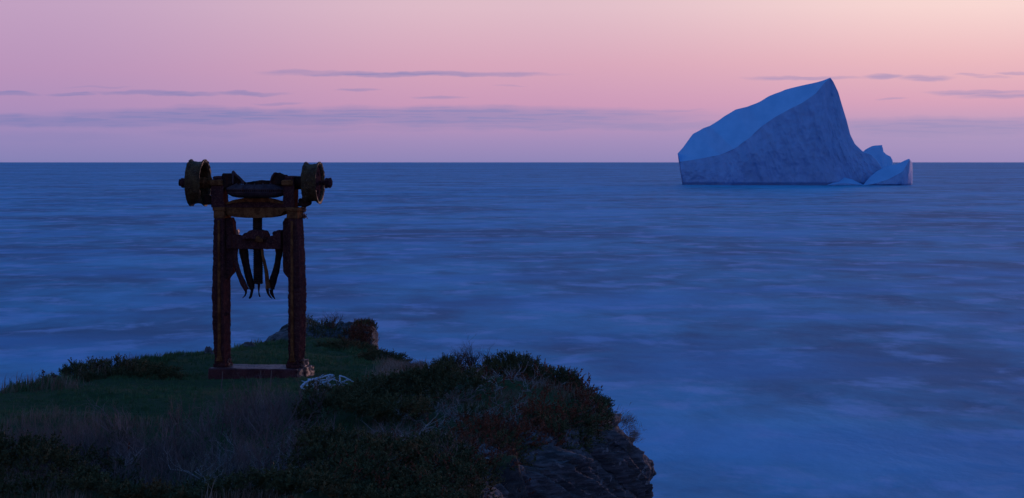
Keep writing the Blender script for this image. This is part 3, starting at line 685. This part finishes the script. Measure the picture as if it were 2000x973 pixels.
#@@ENDMACHINE
# ------------------------------------------------------------------ vegetation
def frames(dirs, roll):
    d = dirs / np.linalg.norm(dirs, axis=1, keepdims=True)
    a = np.where(np.abs(d[:, 2:3]) < .9, np.array([[0, 0, 1.]]), np.array([[1., 0, 0]]))
    x = np.cross(a, d); x /= np.linalg.norm(x, axis=1, keepdims=True); y = np.cross(d, x)
    c, s = np.cos(roll)[:, None], np.sin(roll)[:, None]
    return np.stack([x * c + y * s, y * c - x * s, d], 1)          # rows: local x, y, z axes
def scatter(T, P, dirs, scale, tone=None, rng=RNG):
    TV, TF, TT = T; n = len(P); M = frames(dirs, rng.random(n) * 6.283)
    V = np.einsum('ij,njk->nik', TV, M) * np.asarray(scale)[:, None, None] + P[:, None, :]
    F = TF[None] + (np.arange(n) * len(TV))[:, None, None]
    tone = rng.random(n) if tone is None else tone
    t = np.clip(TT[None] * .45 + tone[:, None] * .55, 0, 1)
    return V.reshape(-1, 3), F.reshape(-1, 3), t.reshape(-1)
def join(parts):
    V, F, T = [], [], []; o = 0
    for v, f, t in parts: V.append(v); F.append(f + o); T.append(t); o += len(v)
    return np.concatenate(V), np.concatenate(F), np.concatenate(T)
def sprig(seed, needles=20, ln=.22, wd=.035, fork=True):
    r = np.random.default_rng(seed); V, F, T = [], [], []
    def add(a, b, wv, t0, t1):
        i = len(V); V.extend([a - wv, a + wv, b]); F.append([i, i + 1, i + 2]); T.extend([t0, t0, t1])
    stems = [(np.zeros(3), np.array([.05, 0, 1.]), 1.0)]
    if fork: stems += [(np.array([0, 0, .3]), np.array([.5, .2, .6]), .55), (np.array([0, 0, .45]), np.array([-.45, -.2, .6]), .5)]
    for p, d, L in stems:
        add(p, p + d * L, np.array([.015, 0, 0]), 0, .2)
        for k in range(int(needles * L)):
            t = (k + .5) / (needles * L); q = p + d * L * t; a = r.random() * 6.283
            o = np.array([math.cos(a), math.sin(a), .0]) * .8 + d * .8; o /= np.linalg.norm(o)
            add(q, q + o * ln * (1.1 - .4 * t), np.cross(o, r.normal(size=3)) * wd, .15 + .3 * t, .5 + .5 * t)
    return np.array(V), np.array(F), np.array(T)
def merge_t(ts): return ts
SPR = [sprig(i) for i in range(4)]
SPR_S = [sprig(20 + i, 11, .26, .05, False) for i in range(3)]
def rndn(n, s=1.0): return RNG.normal(size=(n, 3)) * s
def bush_data(rx, ry, rz, n, size, seed=0, lean=(0, 0, 0), lumps=.22, T=SPR):
    """sprays of needles through a mounded volume, denser towards its uneven surface"""
    g = np.random.default_rng(seed); u = g.normal(size=(n, 3)); u[:, 2] = np.abs(u[:, 2]) * .9; u /= np.linalg.norm(u, axis=1, keepdims=True)
    rad = (1 - .55 * g.random(n) ** 2.2) * (1 + lumps * fbm(u * 2.6 + seed, 3, .6, seed))
    P = u * rad[:, None] * np.array([rx, ry, rz])
    dr = u * np.array([1, 1, .55]) + np.array([0, 0, .35]) + np.array(lean) + g.normal(size=(n, 3)) * .35
    parts = []; idx = g.integers(0, len(T), n); tn = np.clip(.5 + .5 * fbm(P * 6, 2, .5, seed + 3) + g.normal(size=n) * .15, 0, 1)
    for k in range(len(T)):
        m = idx == k; parts.append(scatter(T[k], P[m], dr[m], size * (.6 + .8 * g.random(m.sum())), tn[m], g))
    return join(parts)
def tubes(segs, sides=3):
    """segs: arrays a(n,3), b(n,3), ra, rb, tone"""
    a, b, ra, rb, tn = segs; n = len(a); d = b - a; M = frames(d + 1e-9, np.zeros(n)); V = []
    for e, r in ((a, ra), (b, rb)):
        for k in range(sides):
            an = 2 * math.pi * k / sides; V.append(e + (M[:, 0] * math.cos(an) + M[:, 1] * math.sin(an)) * r[:, None])
    V = np.stack(V, 1); F = []
    for k in range(sides):
        k2 = (k + 1) % sides; F += [[k, k2, sides + k2], [k, sides + k2, sides + k]]
    F = np.array(F)[None] + (np.arange(n) * 2 * sides)[:, None, None]
    return V.reshape(-1, 3), F.reshape(-1, 3), np.repeat(tn, 2 * sides)
def twigs(seed, stems, h, spread, r0, depth=3, curl=.35, up=.25, split=2.6, nseg=4):
    g = random.Random(seed); A, B, RA, RB, TN = [], [], [], [], []
    def grow(p, d, L, r, dep):
        k = g.random(); q = p.copy(); st = L / nseg
        for i in range(nseg):
            d = d + np.array([g.gauss(0, curl), g.gauss(0, curl), g.gauss(0, curl) + up * .3]) * .5; d /= np.linalg.norm(d)
            e = q + d * st; r2 = r * .84
            A.append(q); B.append(e); RA.append(r); RB.append(r2); TN.append(k); q = e; r = r2
            if dep > 0 and g.random() < split / nseg:
                grow(q.copy(), d + np.array([g.gauss(0, .6), g.gauss(0, .6), g.gauss(.1, .35)]), L * g.uniform(.45, .75), r * .75, dep - 1)
    for s in range(stems):
        a = g.random() * 6.283; sp_ = spread * g.random() ** .5
        d = np.array([math.cos(a) * sp_, math.sin(a) * sp_, 1.]) if up > 0 else np.array([math.cos(a), math.sin(a), .15])
        grow(np.array([math.cos(a), math.sin(a), 0]) * .04 * spread * g.random(), d / np.linalg.norm(d), h * g.uniform(.5, .8), r0 * g.uniform(.7, 1), depth)
    return tubes((np.array(A), np.array(B), np.array(RA), np.array(RB), np.array(TN)))
def mk(name, data, m): return npmesh(name, data[0], data[1], [m], tone=data[2])
def gz_(x, y): return float(ground(np.array([float(x)]), np.array([float(y)]))[0])
def spot(px, Y): x = (px - 1000) / FPX * Y; return x, Y, gz_(x, Y)
def in_xy(px, Y): return (px - 1000) / FPX * Y
def thing(name, label, cat, me, px, Y, s=1, rz=0, dz=0, group=None, rot=None, sc=None):
    x, y, z = spot(px, Y); o = link(name, me, None, (x, y, z + dz), rot or (0, 0, rz)); o.scale = sc or (s, s, s); tag(o, label, cat, group); return o

# -- the short turf (uncountable)
def blade_t(n, h, w, lean, seed):
    g = np.random.default_rng(seed); V, F, T = [], [], []
    for i in range(n):
        a = g.random() * 6.283; o = np.array([g.normal() * .3, g.normal() * .3, 0]); dr = np.array([math.cos(a), math.sin(a), 0]) * lean * g.random()
        hh = h * g.uniform(.5, 1); s = np.array([-math.sin(a), math.cos(a), 0]) * w; m = o + dr * .35 * hh + np.array([0, 0, hh * .6]); t = o + dr * hh + np.array([0, 0, hh * (1 - .3 * lean)])
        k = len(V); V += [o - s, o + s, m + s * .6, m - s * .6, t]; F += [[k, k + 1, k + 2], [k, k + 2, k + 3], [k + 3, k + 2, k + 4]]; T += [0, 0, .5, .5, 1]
    return np.array(V), np.array(F), np.array(T)
def region(n, x0, x1, y0, y1, dmax=-.03, mask=None):
    x = RNG.uniform(x0, x1, n); y = RNG.uniform(y0, y1, n); k = sdist(x, y) < dmax
    k &= (np.abs(x / y) < .24)
    if mask is not None: k &= mask(x, y)
    x, y = x[k], y[k]; return np.stack([x, y, ground(x, y) - .004], 1)
def inbase(x, y): return (np.abs(x + 3.07) < .66) & (np.abs(y - 31.0) < .5)
TUFT = [blade_t(7, 1.0, .05, .5, i) for i in range(4)]
def turf(name, n, box, hgt, tonef, m, lab, wind=(.12, 0, 0), mask=None, dmax=-.03, T=TUFT, kind='stuff', cat='grass'):
    P = region(n, *box, dmax=dmax, mask=mask); parts = []
    idx = RNG.integers(0, len(T), len(P)); h = hgt * (.5 + RNG.random(len(P))) * (1 + .5 * fbm(P * 1.3, 2, .5, 77))
    tn = np.clip(tonef + .45 * fbm(P * np.array([1.2, .6, 0]), 3, .6, 41) + RNG.normal(size=len(P)) * .12, 0, 1)
    for k in range(len(T)):
        q = idx == k; parts.append(scatter(T[k], P[q], np.array([[0, 0, 1.]]) + np.array([wind]) + rndn(q.sum(), .12), h[q], tn[q]))
    o = link(name, mk(name, join(parts), m)); return tag(o, lab, cat if kind != 'stuff' else None, kind=kind)
lawn = lambda x, y: (~inbase(x, y)) & (y > 22.0)
turf('turf_grass', 30000, (-7.6, 1.2, 22.0, 39.0), .045, .45, M_GRASS, 'short dark green turf around the rusted machine', mask=lawn, dmax=.06)
turf('rim_grass', 30000, (-7.6, -1.0, 28.0, 38.5), .075, .35, M_GRASS, 'longer ragged grass along the rim of the lawn', mask=lambda x, y: (sdist(x, y) > -.35) & (fbm(np.stack([x, y, x * 0], -1) * 1.6, 3, .5, 12) > -.1), dmax=.1, T=TUFT)
# dry straw-coloured grass: rim at the far left, the pale patch in the middle, the foreground and the cliff's edge
dd_ = lambda x, y: sdist(x, y)
def strawmask(x, y):
    px = 1000 + x / y * FPX; d_ = dd_(x, y); nz = fbm(np.stack([x, y, x * 0], -1) * 1.1, 3, .5, 91)
    a = (px < 260) & (d_ > -.9) & (y > 27) & (nz > -.2)
    b = (px > 735) & (px < 835) & (y > 27.5) & (y < 33)
    c = (y < 25.6) & (nz > .22)
    e = (d_ > -.7) & (y < 30) & (px > 900) & (nz > -.25)
    return (a | b | c | e) & ~inbase(x, y)
LONG = [blade_t(6, 1.0, .011, .75, 40 + i) for i in range(4)]
turf('pale_grass_clump', 9000, (-1.9, -.9, 27.6, 33.0), .15, .6, M_DRY, 'clump of tall pale dry grass between the lawn and the cliff-top junipers', mask=lambda x, y: (1000 + x / y * FPX > 752) & (1000 + x / y * FPX < 828), dmax=.05, T=LONG)
turf('dry_grass', 17000, (-6.4, 1.6, 19.0, 33), .15, .35, M_DRY, 'dry straw-brown grass on the headland', mask=strawmask, dmax=.12, T=LONG)
hang = lambda x, y: (fbm(np.stack([x, y, x * 0], -1) * 2.2, 3, .5, 95) > .12) & (y > 21)
turf('cliff_grass', 9000, (-.6, 1.9, 19.5, 28.3), .09, .3, M_DRY, 'brown grass hanging on the cliff edge', wind=(.5, -.3, -.2), mask=hang, dmax=.6, T=LONG)

# -- junipers: protos share meshes
JM = [mk('juniper_bush', bush_data(.62, .5, .30, 900, .12, 5, (.25, 0, 0)), M_JUN), mk('juniper_bush', bush_data(.5, .5, .36, 800, .12, 6, (.3, 0, 0)), M_JUN),
      mk('juniper_bush', bush_data(.8, .5, .24, 1000, .11, 7, (.3, 0, .05)), M_JUN)]
def stemmesh(seed, n=7, h=.34, sp_=1.6, r=.008): return mk('stem', twigs(seed, n, h, sp_, r, 2, .3, .25), M_BARK)
ST = [stemmesh(61), stemmesh(62), stemmesh(63)]
def juniper(label, px, Y, sx=1, sy=1, sz=1, rz=0, k=0, dz=-.04, group=None):
    x, y, z = spot(px, Y); o = link('juniper_bush', None, None, (x, y, z + dz), (0, 0, rz)); o.scale = (sx, sy, sz); tag(o, label, 'bush', group)
    link('foliage', JM[k], o); link('stem', ST[k], o); return o
juniper('low dark juniper bush at the plateau edge, far left of the rusted machine', 232, 30.9, .92, .9, .84, 0, 2, -.06)
juniper('small creeping juniper tapering down to the sea at the far left edge', 170, 30.2, .34, .5, .40, .3, 0, -.05)
juniper('dark juniper clump left of the bare little tree on the cliff top', 872, 28.0, .40, .6, .72, .2, 1, -.02)
juniper('broad juniper bush on the cliff top right of the bare twiggy shrubs', 1000, 27.6, .52, .7, .66, 1.0, 0, .03)
juniper('reddish tipped juniper sloping down the right end of the cliff top', 1092, 26.9, .46, .6, .62, .4, 1, -.02)
juniper('small juniper hugging the outer rim above the cliff face', 1142, 26.2, .30, .5, .42, .9, 2, -.03)
juniper('low dark shrub on the grass in front of the far rock knoll', 672, 36.2, .58, .6, .62, .0, 2, -.05)
juniper('spreading shrub on the rim between the knoll and the pale dry grass', 745, 34.6, .55, .6, .50, .3, 0, -.08)
juniper('small dark juniper surrounded by dead twigs at lower left', 232, 21.8, .34, .5, .75, .5, 1)

# -- foreground juniper thicket (uncountable mass)
g = np.random.default_rng(99); parts = []
def mound(x, y): return .26 * np.clip(.55 + .9 * fbm(np.stack([x, y, x * 0], -1) * 1.05, 3, .5, 61), 0, 1.3)
n = 21000
x = g.uniform(-5.0, .9, n); y = g.uniform(19.2, 27.6, n); px = 1000 + x / y * FPX
nz = fbm(np.stack([x, y, x * 0], -1) * .9, 3, .5, 71)
near_y = np.interp(px, [0, 120, 250, 300, 420, 500, 640, 720, 820, 1000, 1150], [20.9, 20.6, 20.3, 20.1, 20.4, 22, 26.0, 27.0, 26.6, 25.2, 24.8])
near_y = near_y + .3 * nz
k = (y < near_y) & (sdist(x, y) < np.where(px < 960, .30, .04)) & ((nz > -.22) | (y < 20.6)) & (px > -60)
k &= ~((px > 320) & (px < 540) & (nz < .05))
x, y = x[k], y[k]; hM = mound(x, y) * (1 - .6 * sstep(-.5, .0, sdist(x, y)))
P = np.stack([x, y, ground(x, y) + hM * (.35 + .65 * g.random(len(x)) ** .5)], 1)
gx = (mound(x + .05, y) - mound(x - .05, y)) / .1; gy = (mound(x, y + .05) - mound(x, y - .05)) / .1
dr = np.stack([-gx * .8 + .35, -gy * .8 - .1, np.full(len(x), .75)], 1) + g.normal(size=(len(x), 3)) * .42
tn = np.clip(.40 + .5 * fbm(P * 2.2, 3, .6, 13) + g.normal(size=len(x)) * .15, 0, 1); idx = g.integers(0, 4, len(x))
for q in range(4):
    m_ = idx == q; parts.append(scatter(SPR[q], P[m_], dr[m_], .075 + .075 * g.random(m_.sum()), tn[m_], g))
o = link('juniper_thicket', mk('juniper_thicket', join(parts), M_JUN)); tag(o, 'dark juniper thicket covering the foreground slope', kind='stuff')

# -- red heath leaves
parts = []
for cx, cY, sx_, sy_, nn, hh in ((960, 23.3, .28, .5, 420, .08), (1010, 23.9, .25, .5, 420, .10), (1075, 24.6, .16, .35, 420, .16), (900, 21.6, .22, .5, 300, .12), (1010, 27.5, .3, .3, 160, .1),
        (905, 23, .35, .9, 260, .14), (1160, 26.0, .14, .4, 260, .08), (700, 20.4, .25, .5, 220, .22), (930, 26.3, .5, .6, 260, .06), (1120, 27.0, .25, .3, 200, .2), (110, 21, .4, .4, 90, .22), (800, 20.6, .3, .5, 200, .2)):
    cx_ = in_xy(cx, cY); X_ = g.normal(cx_, sx_, nn); Y_ = g.normal(cY, sy_, nn)
    P = np.stack([X_, Y_, ground(X_, Y_) + hh * g.random(nn)], 1)
    parts.append(scatter(SPR_S[nn % 3], P, np.array([[.2, -.1, .6]]) + g.normal(size=(nn, 3)) * .6, .05 + .05 * g.random(nn), None, g))
o = link('red_heath', mk('red_heath', join(parts), M_RED)); tag(o, 'rust-red heath leaves along the cliff rim', kind='stuff')

# -- dead twig thicket of the foreground (uncountable)
TW = [twigs(i, 5, .42, .8, .0070, 3, .30, .3) for i in range(5)]
TWL = [twigs(30 + i, 6, .40, 2.0, .008, 2, .5, -.05) for i in range(4)]
def twigfield(name, spots, m, lab, protos):
    parts = []
    for (cx, cY, sx_, sy_, nn, h) in spots:
        cx_ = in_xy(cx, cY)
        for i in range(nn):
            X_, Y_ = g.normal(cx_, sx_), g.normal(cY, sy_)
            if float(sdist(np.array([X_]), np.array([Y_]))[0]) > -.05: continue
            h_ = h * 1.2; parts.append(scatter(protos[int(g.integers(0, len(protos)))], np.array([[X_, Y_, gz_(X_, Y_) - .01]]), np.array([[g.normal() * .18, g.normal() * .18, 1.]]), [h_ * g.uniform(.55, 1.15)], None, g))
    o = link(name, mk(name, join(parts), m)); tag(o, lab, kind='stuff')
TWT = [(v, f, t) for v, f, t in TW]
twigfield('dead_twigs', [(440, 24.0, .35, .5, 24, .95), (540, 24.4, .3, .5, 20, .9), (350, 21.9, .5, .5, 30, .7), (80, 21.5, .5, .4, 60, .8), (190, 21.4, .4, .35, 45, .75), (20, 21.0, .3, .5, 22, .9),
     (330, 21.2, .5, .5, 26, .7), (500, 21.3, .5, .6, 24, .7), (640, 22, .5, .6, 26, .6), (250, 20.4, .5, .4, 24, .7), (780, 23.5, .5, .8, 22, .4)], M_TWIG, 'tangle of dead purplish-brown twigs in the foreground', TW)
twigfield('grey_branches', [(860, 25.2, .35, .6, 20, .55), (620, 23.6, .5, .8, 16, .5), (740, 21.4, .45, .7, 14, .5), (860, 22.2, .3, .6, 9, .45), (640, 20.6, .5, .4, 10, .6), (950, 26.6, .3, .4, 14, .6), (700, 22.5, .6, .9, 16, .6), (830, 22.6, .4, .8, 12, .6), (560, 20.8, .35, .4, 12, .7), (930, 24.5, .3, .6, 14, .5), (1000, 25.8, .3, .4, 8, .45), (460, 20.9, .4, .4, 8, .7)],
     M_GREY, 'pale grey dead branches sprawling over the junipers', TWL)
# -- bare shrubs and stalks that stand out one by one
bs = [mk('bare_shrub', twigs(70, 18, .42, 1.3, .009, 3, .2, .3), M_BARK), mk('bare_shrub', twigs(71, 18, .3, 1.1, .008, 3, .25, .3), M_BARK), mk('bare_tree', twigs(72, 2, .34, .25, .019, 4, .34, .2, 4.6, 5), M_BARK)]
thing('bare_shrub', 'leafless spiky shrub on top of the far rock knoll', 'shrub', bs[0], 648, 36.8, .62, 0, at(648, 641, 36.8).z - gz_(in_xy(648, 36.8), 36.8))
thing('bare_tree', 'tiny bare wind-bent tree against the sea on the cliff top', 'tree', bs[2], 900, 27.8, .92, 0, .04)
thing('bare_shrub', 'greyish leafless shrub just right of the tiny bare tree', 'shrub', bs[1], 932, 27.7, 1.0, 1, .05)
thing('bare_shrub', 'small leafless shrub among the pale dry grass right of the knoll', 'shrub', bs[1], 815, 30.6, .55, 2, .0)
thing('bare_shrub', 'thin brown twigs rising behind the low juniper at the far left', 'shrub', bs[1], 287, 31.6, .42, .5, -.02)
def stalk(label, px, Y, h, seed, head=True, lean=.05):
    gg = random.Random(seed); pts = [np.zeros(3)]
    for i in range(5): pts.append(pts[-1] + np.array([gg.gauss(lean, .05), gg.gauss(0, .04), 1.]) * h / 5)
    a, b = np.array(pts[:-1]), np.array(pts[1:]); r = np.linspace(.0065, .004, 6)
    parts = [tubes((a, b, r[:-1], r[1:], np.full(5, .5)), 4)]
    x, y, z = spot(px, Y); o = link('dry_stalk', mk('dry_stalk', join(parts), M_TWIG), None, (x, y, z - .02)); tag(o, label, 'stalk', 'dry stalks standing against the sea')
    if head:
        q = [np.array([gg.gauss(0, .012), gg.gauss(0, .01), gg.gauss(0, .01)]) for _ in range(9)]
        bm = bmesh.new()
        for v in q: bmesh.ops.create_icosphere(bm, subdivisions=1, radius=.010, matrix=Matrix.Translation(Vector(pts[-1] + v)))
        me = bpy.data.meshes.new('seed_head'); bm.to_mesh(me); bm.free(); me.materials.append(M_TWIG); link('seed_head', me, o)
# plants rooted on the upper edge of the rock face
gq = np.random.default_rng(17)
def fringe(name, m, lab, n, vmax, T, size, seedn, thr, px0=895):
    ii = gq.choice(vis, n); vv = (gq.random(n) ** 1.6 * vmax / (1.96 / 94)).astype(int); P = CL_[ii, vv]
    k_ = (fbm(P * 2.4, 3, .55, seedn) > thr) & (px_[ii] > px0); P = P[k_]; ii = ii[k_]
    dr = np.stack([ox[ii] * .7, oy[ii] * .7, np.full(len(ii), .45)], 1) + gq.normal(size=(len(ii), 3)) * .35
    o = link(name, mk(name, scatter(T, P, dr, size * (.5 + gq.random(len(ii))), None, gq), m)); tag(o, lab, kind='stuff')
fringe('red_heath_fringe', M_RED, 'rust-red heath hanging over the top of the cliff', 1700, .16, SPR_S[0], .07, 3, .1)
fringe('juniper_fringe', M_JUN, 'dark juniper sprays hanging over the cliff edge', 1500, .22, SPR[1], .10, 5, .1)
fringe('brown_grass_fringe', M_DRY, 'brown grass tufts growing on the cliff face ledges', 1500, .5, LONG[0], .08, 7, .25)
parts = []
for (tp, tY, ty_, nn) in ((1246, 25.9, 968, 260), (1234, 26.0, 850, 110), (1222, 26.0, 822, 90)):
    c = at(tp, ty_, tY); P = np.array([*c]) + gq.normal(size=(nn, 3)) * np.array([.035, .12, .045])
    parts.append(scatter(LONG[1], P, np.array([[.55, -.1, .5]]) + gq.normal(size=(nn, 3)) * .35, .05 + .06 * gq.random(nn), None, gq))
o = link('ledge_grass', mk('ledge_grass', join(parts), M_DRY)); tag(o, 'brown grass tufts on the outer ledges of the cliff', kind='stuff')
stalk('tall dry stalk with a seed head standing alone on the right cliff rim', 1178, 25.9, .27, 1, True, .08)
stalk('taller of the two dry stalks at the far left rim', 80, 29.2, .22, 2)
stalk('shorter bent dry stalk at the far left rim', 101, 29.2, .16, 3, True, .15)
stalk('short headless stalk leaning out beyond the cliff rim', 1196, 25.3, .14, 4, False, .35)
stalk('headless stalk on the cliff top behind the reddish juniper', 1062, 27.5, .30, 5, False, .04)
stalk('pale headless stalk in front of the machine plinth, left one', 430, 29.2, .24, 6, False, .1)
stalk('pale headless stalk in front of the machine plinth, right one', 527, 29.0, .22, 7, False, .06)

# -- bleached branch pile in front of the plinth
x, y, z = spot(632, 27.2); pile = link('bleached_branches', None, None, (x, y, z + .02)); tag(pile, 'pile of bleached blue-white dead branches beside the machine plinth', 'branches')
gg = random.Random(12)
def zq(px, py): v = at(px, py, 27.2); return np.array([v.x - x, 0, v.z - z - .02])
for pts, r, yy in (([(588, 756), (596, 747), (606, 743), (615, 741)], .018, 0), ([(600, 742), (620, 740), (640, 734), (646, 732)], .012, .06), ([(640, 742), (646, 736), (650, 733)], .030, .02),
     ([(618, 753), (632, 748), (643, 744), (655, 737)], .013, -.04), ([(640, 744), (646, 752), (649, 764)], .014, -.08), ([(622, 745), (634, 743), (642, 748)], .010, .1),
     ([(662, 736), (664, 746), (669, 752)], .012, 0), ([(662, 735), (676, 739), (690, 748)], .009, .08), ([(612, 741), (626, 746), (640, 747)], .010, .03), ([(588, 755), (596, 760), (604, 758)], .010, -.05),
     ([(664, 750), (674, 745), (684, 742)], .008, .1), ([(600, 752), (612, 748), (624, 744)], .010, -.1), ([(636, 760), (638, 752), (644, 746)], .010, -.1), ([(650, 740), (660, 746), (668, 749)], .009, .05)):
    q = np.array([zq(*p) + np.array([0, yy + gg.gauss(0, .02), gg.gauss(0, .004)]) for p in pts])
    qq = np.concatenate([np.linspace(q[i], q[i + 1], 4)[:-1] for i in range(len(q) - 1)] + [q[-1:]]) + RNG.normal(size=((len(q) - 1) * 3 + 1, 3)) * .003
    r = r * .85; rr_ = np.linspace(r, r * .6, len(qq)); me = mk('branch', tubes((qq[:-1], qq[1:], rr_[:-1], rr_[1:], np.full(len(qq) - 1, gg.random())), 7), M_PALE)
    link('branch', me, pile)

for _ in range(16):
    a_ = zq(gg.uniform(602, 674), gg.uniform(743, 757)) + np.array([0, gg.uniform(-.15, .15), 0]); t_ = gg.gauss(0, .3) + (3.14 if gg.random() < .5 else 0); L_ = gg.uniform(.06, .16)
    qq = [a_]
    for i in range(5): qq.append(qq[-1] + np.array([math.cos(t_), gg.gauss(0, .4), math.sin(t_) + gg.gauss(0, .3)]) * L_ / 5)
    qq = np.array(qq); rr_ = np.linspace(.007, .0035, 6)
    link('branch', mk('branch', tubes((qq[:-1], qq[1:], rr_[:-1], rr_[1:], np.full(5, gg.random())), 5), M_PALE), pile)

# -- far rock knoll: tilted rock with a turf cap and a sheer right end
KX0, KX1, KY = in_xy(488, 40), in_xy(731, 40), 40.0
prof_px = [(470, 700), (488, 684), (512, 672), (530, 657), (548, 645), (572, 637), (592, 634), (600, 630), (612, 634), (622, 638), (650, 640), (672, 637), (684, 632), (700, 634), (716, 631), (727, 635), (730, 645)]
pxs = np.linspace(470, 731, 120); top = np.interp(pxs, [p[0] for p in prof_px], [at(1000, p[1], KY).z for p in prof_px])
xk = (pxs - 1000) / FPX * KY; ts = np.linspace(-1, 1, 46)
XX, TT_ = np.meshgrid(xk, ts, indexing='ij'); YY = KY + TT_ * 1.3
fall = np.abs(TT_) ** 2.2
ZZ = top[:, None] - fall * (.55 + .0 * XX) 
p3 = np.stack([XX, YY, ZZ], -1)
ZZ += .05 * fbm(p3 * 3, 4, .6, 15) * (1 - .2 * fall) + .03 * np.abs(fbm(np.stack([XX * 3 + ZZ * 5, YY * 2, ZZ * 9], -1), 4, .6, 17))
XX = XX + .04 * fbm(p3 * np.array([2, 3, 9]), 3, .6, 19) * sstep(690, 731, pxs)[:, None]
V = np.stack([XX, YY, ZZ], -1)
V = np.concatenate([V, (V[-1:] * np.array([1, 1, 0]) + np.array([[[.03, 0, EYE - 3.6]]]) )], 0)
# sheer end, ragged
end = np.stack([V[-2] * (1 - t) + V[-1] * t + np.stack([.035 * fbm(np.stack([ts * 3, ts * 0 + t * 6, ts * 0], -1), 3, .6, 23), ts * 0, ts * 0], -1) for t in np.linspace(.05, 1, 24)], 0)
V = np.concatenate([V[:-1], end], 0)
kn = link('rock_knoll', npmesh('rock_knoll', V.reshape(-1, 3), gridF(V.shape[0], V.shape[1]), [M_ROCK], smooth=False)); tag(kn, 'dark rocky knoll with a sheer right end behind the rusted machine', 'rock')
gk = random.Random(8)
for i in range(26):
    u_ = gk.randint(4, 118); v_ = gk.randint(6, 26); c = V[u_, v_]
    o = bpy.data.objects.new('rock_slab', gk.choice(slabs)); C.objects.link(o); o.parent = kn; s = gk.uniform(.05, .13)
    o.location = c; o.scale = (s, s, s); o.rotation_euler = (R(gk.gauss(15, 10)), -R(gk.gauss(35, 8)), R(gk.gauss(0, 20)))
for i in range(9):      # ragged sheer end
    o = bpy.data.objects.new('rock_slab', gk.choice(slabs)); C.objects.link(o); o.parent = kn; s = gk.uniform(.06, .10)
    o.location = (xk[-1] - .07, KY - .9 + gk.random() * 1.2, at(0, 642 + i * 5, KY).z); o.scale = (s, s, s); o.rotation_euler = (gk.gauss(0, .2), -.2, gk.random() * 6)
# turf and reddish plants on the knoll
parts = []
uu = RNG.integers(0, 119, 2600); vv = RNG.integers(2, 40, 2600); P = V[uu, vv] + RNG.normal(size=(2600, 3)) * .02
keep = (fbm(P * 2, 3, .5, 5) > .05) & (pxs[uu] > 595); keep |= pxs[uu] > 690; P = P[keep]
cap = scatter(SPR_S[0], P, np.array([[.1, -.3, .8]]) + rndn(len(P), .35), .05 + .05 * RNG.random(len(P)), None)
link('turf_cap', mk('turf_cap', cap, M_JUN), kn)
kk_ = np.where(pxs[uu[keep]] > 676)[0]; P2 = P[kk_] + np.array([0, 0, .01]); capr = scatter(SPR_S[1], P2, np.array([[0, -.3, .8]]) + rndn(len(P2), .4), .05 + .05 * RNG.random(len(P2)), None)
fx = RNG.uniform(in_xy(683, 39.2), in_xy(727, 39.2), 380); P3_ = np.stack([fx, RNG.uniform(38.9, 39.4, 380), at(0, 640, 39.2).z - RNG.random(380) ** 1.4 * .26], 1)
capr = join([capr, scatter(SPR_S[2], P3_, np.array([[0, -.8, .4]]) + rndn(380, .4), .05 + .05 * RNG.random(380), None)])
link('red_leaves', mk('red_leaves', capr, M_RED), kn)
# boulders on the plateau's far edge
def boulder(label, px, Y, pyt, w, seed):
    x, y, z = spot(px, Y); zt = at(px, pyt, Y).z; b_ = bmesh.new(); bmesh.ops.create_icosphere(b_, subdivisions=4, radius=1)
    hh = max(.07, (zt - z + .10))
    co_ = np.array([[*v.co] for v in b_.verts]); Q1 = fbm(co_ * 1.3, 3, .5, seed); Q2 = fbm(co_ * 6, 2, .5, seed)
    for v, q, q2 in zip(b_.verts, Q1, Q2):
        c = v.co * float(1 + .25 * q + .04 * q2); v.co = Vector((c.x * w, c.y * w * .8, c.z * hh * .95))
    me = bpy.data.meshes.new('boulder'); b_.to_mesh(me); b_.free(); me.materials.append(M_ROCK)
    o = link('boulder', me, None, (x, y, zt - hh)); tag(o, label, 'rock')
boulder('small dark boulder on the rim just left of the machine left leg', 404, 34.0, 676, .10, 3)
boulder('rounded dark boulder seen between the machine legs', 485, 36.0, 665, .13, 4)
boulder('flat low stone on the rim left of the small boulder', 360, 33.4, 689, .13, 9)
#@@ENDVEG
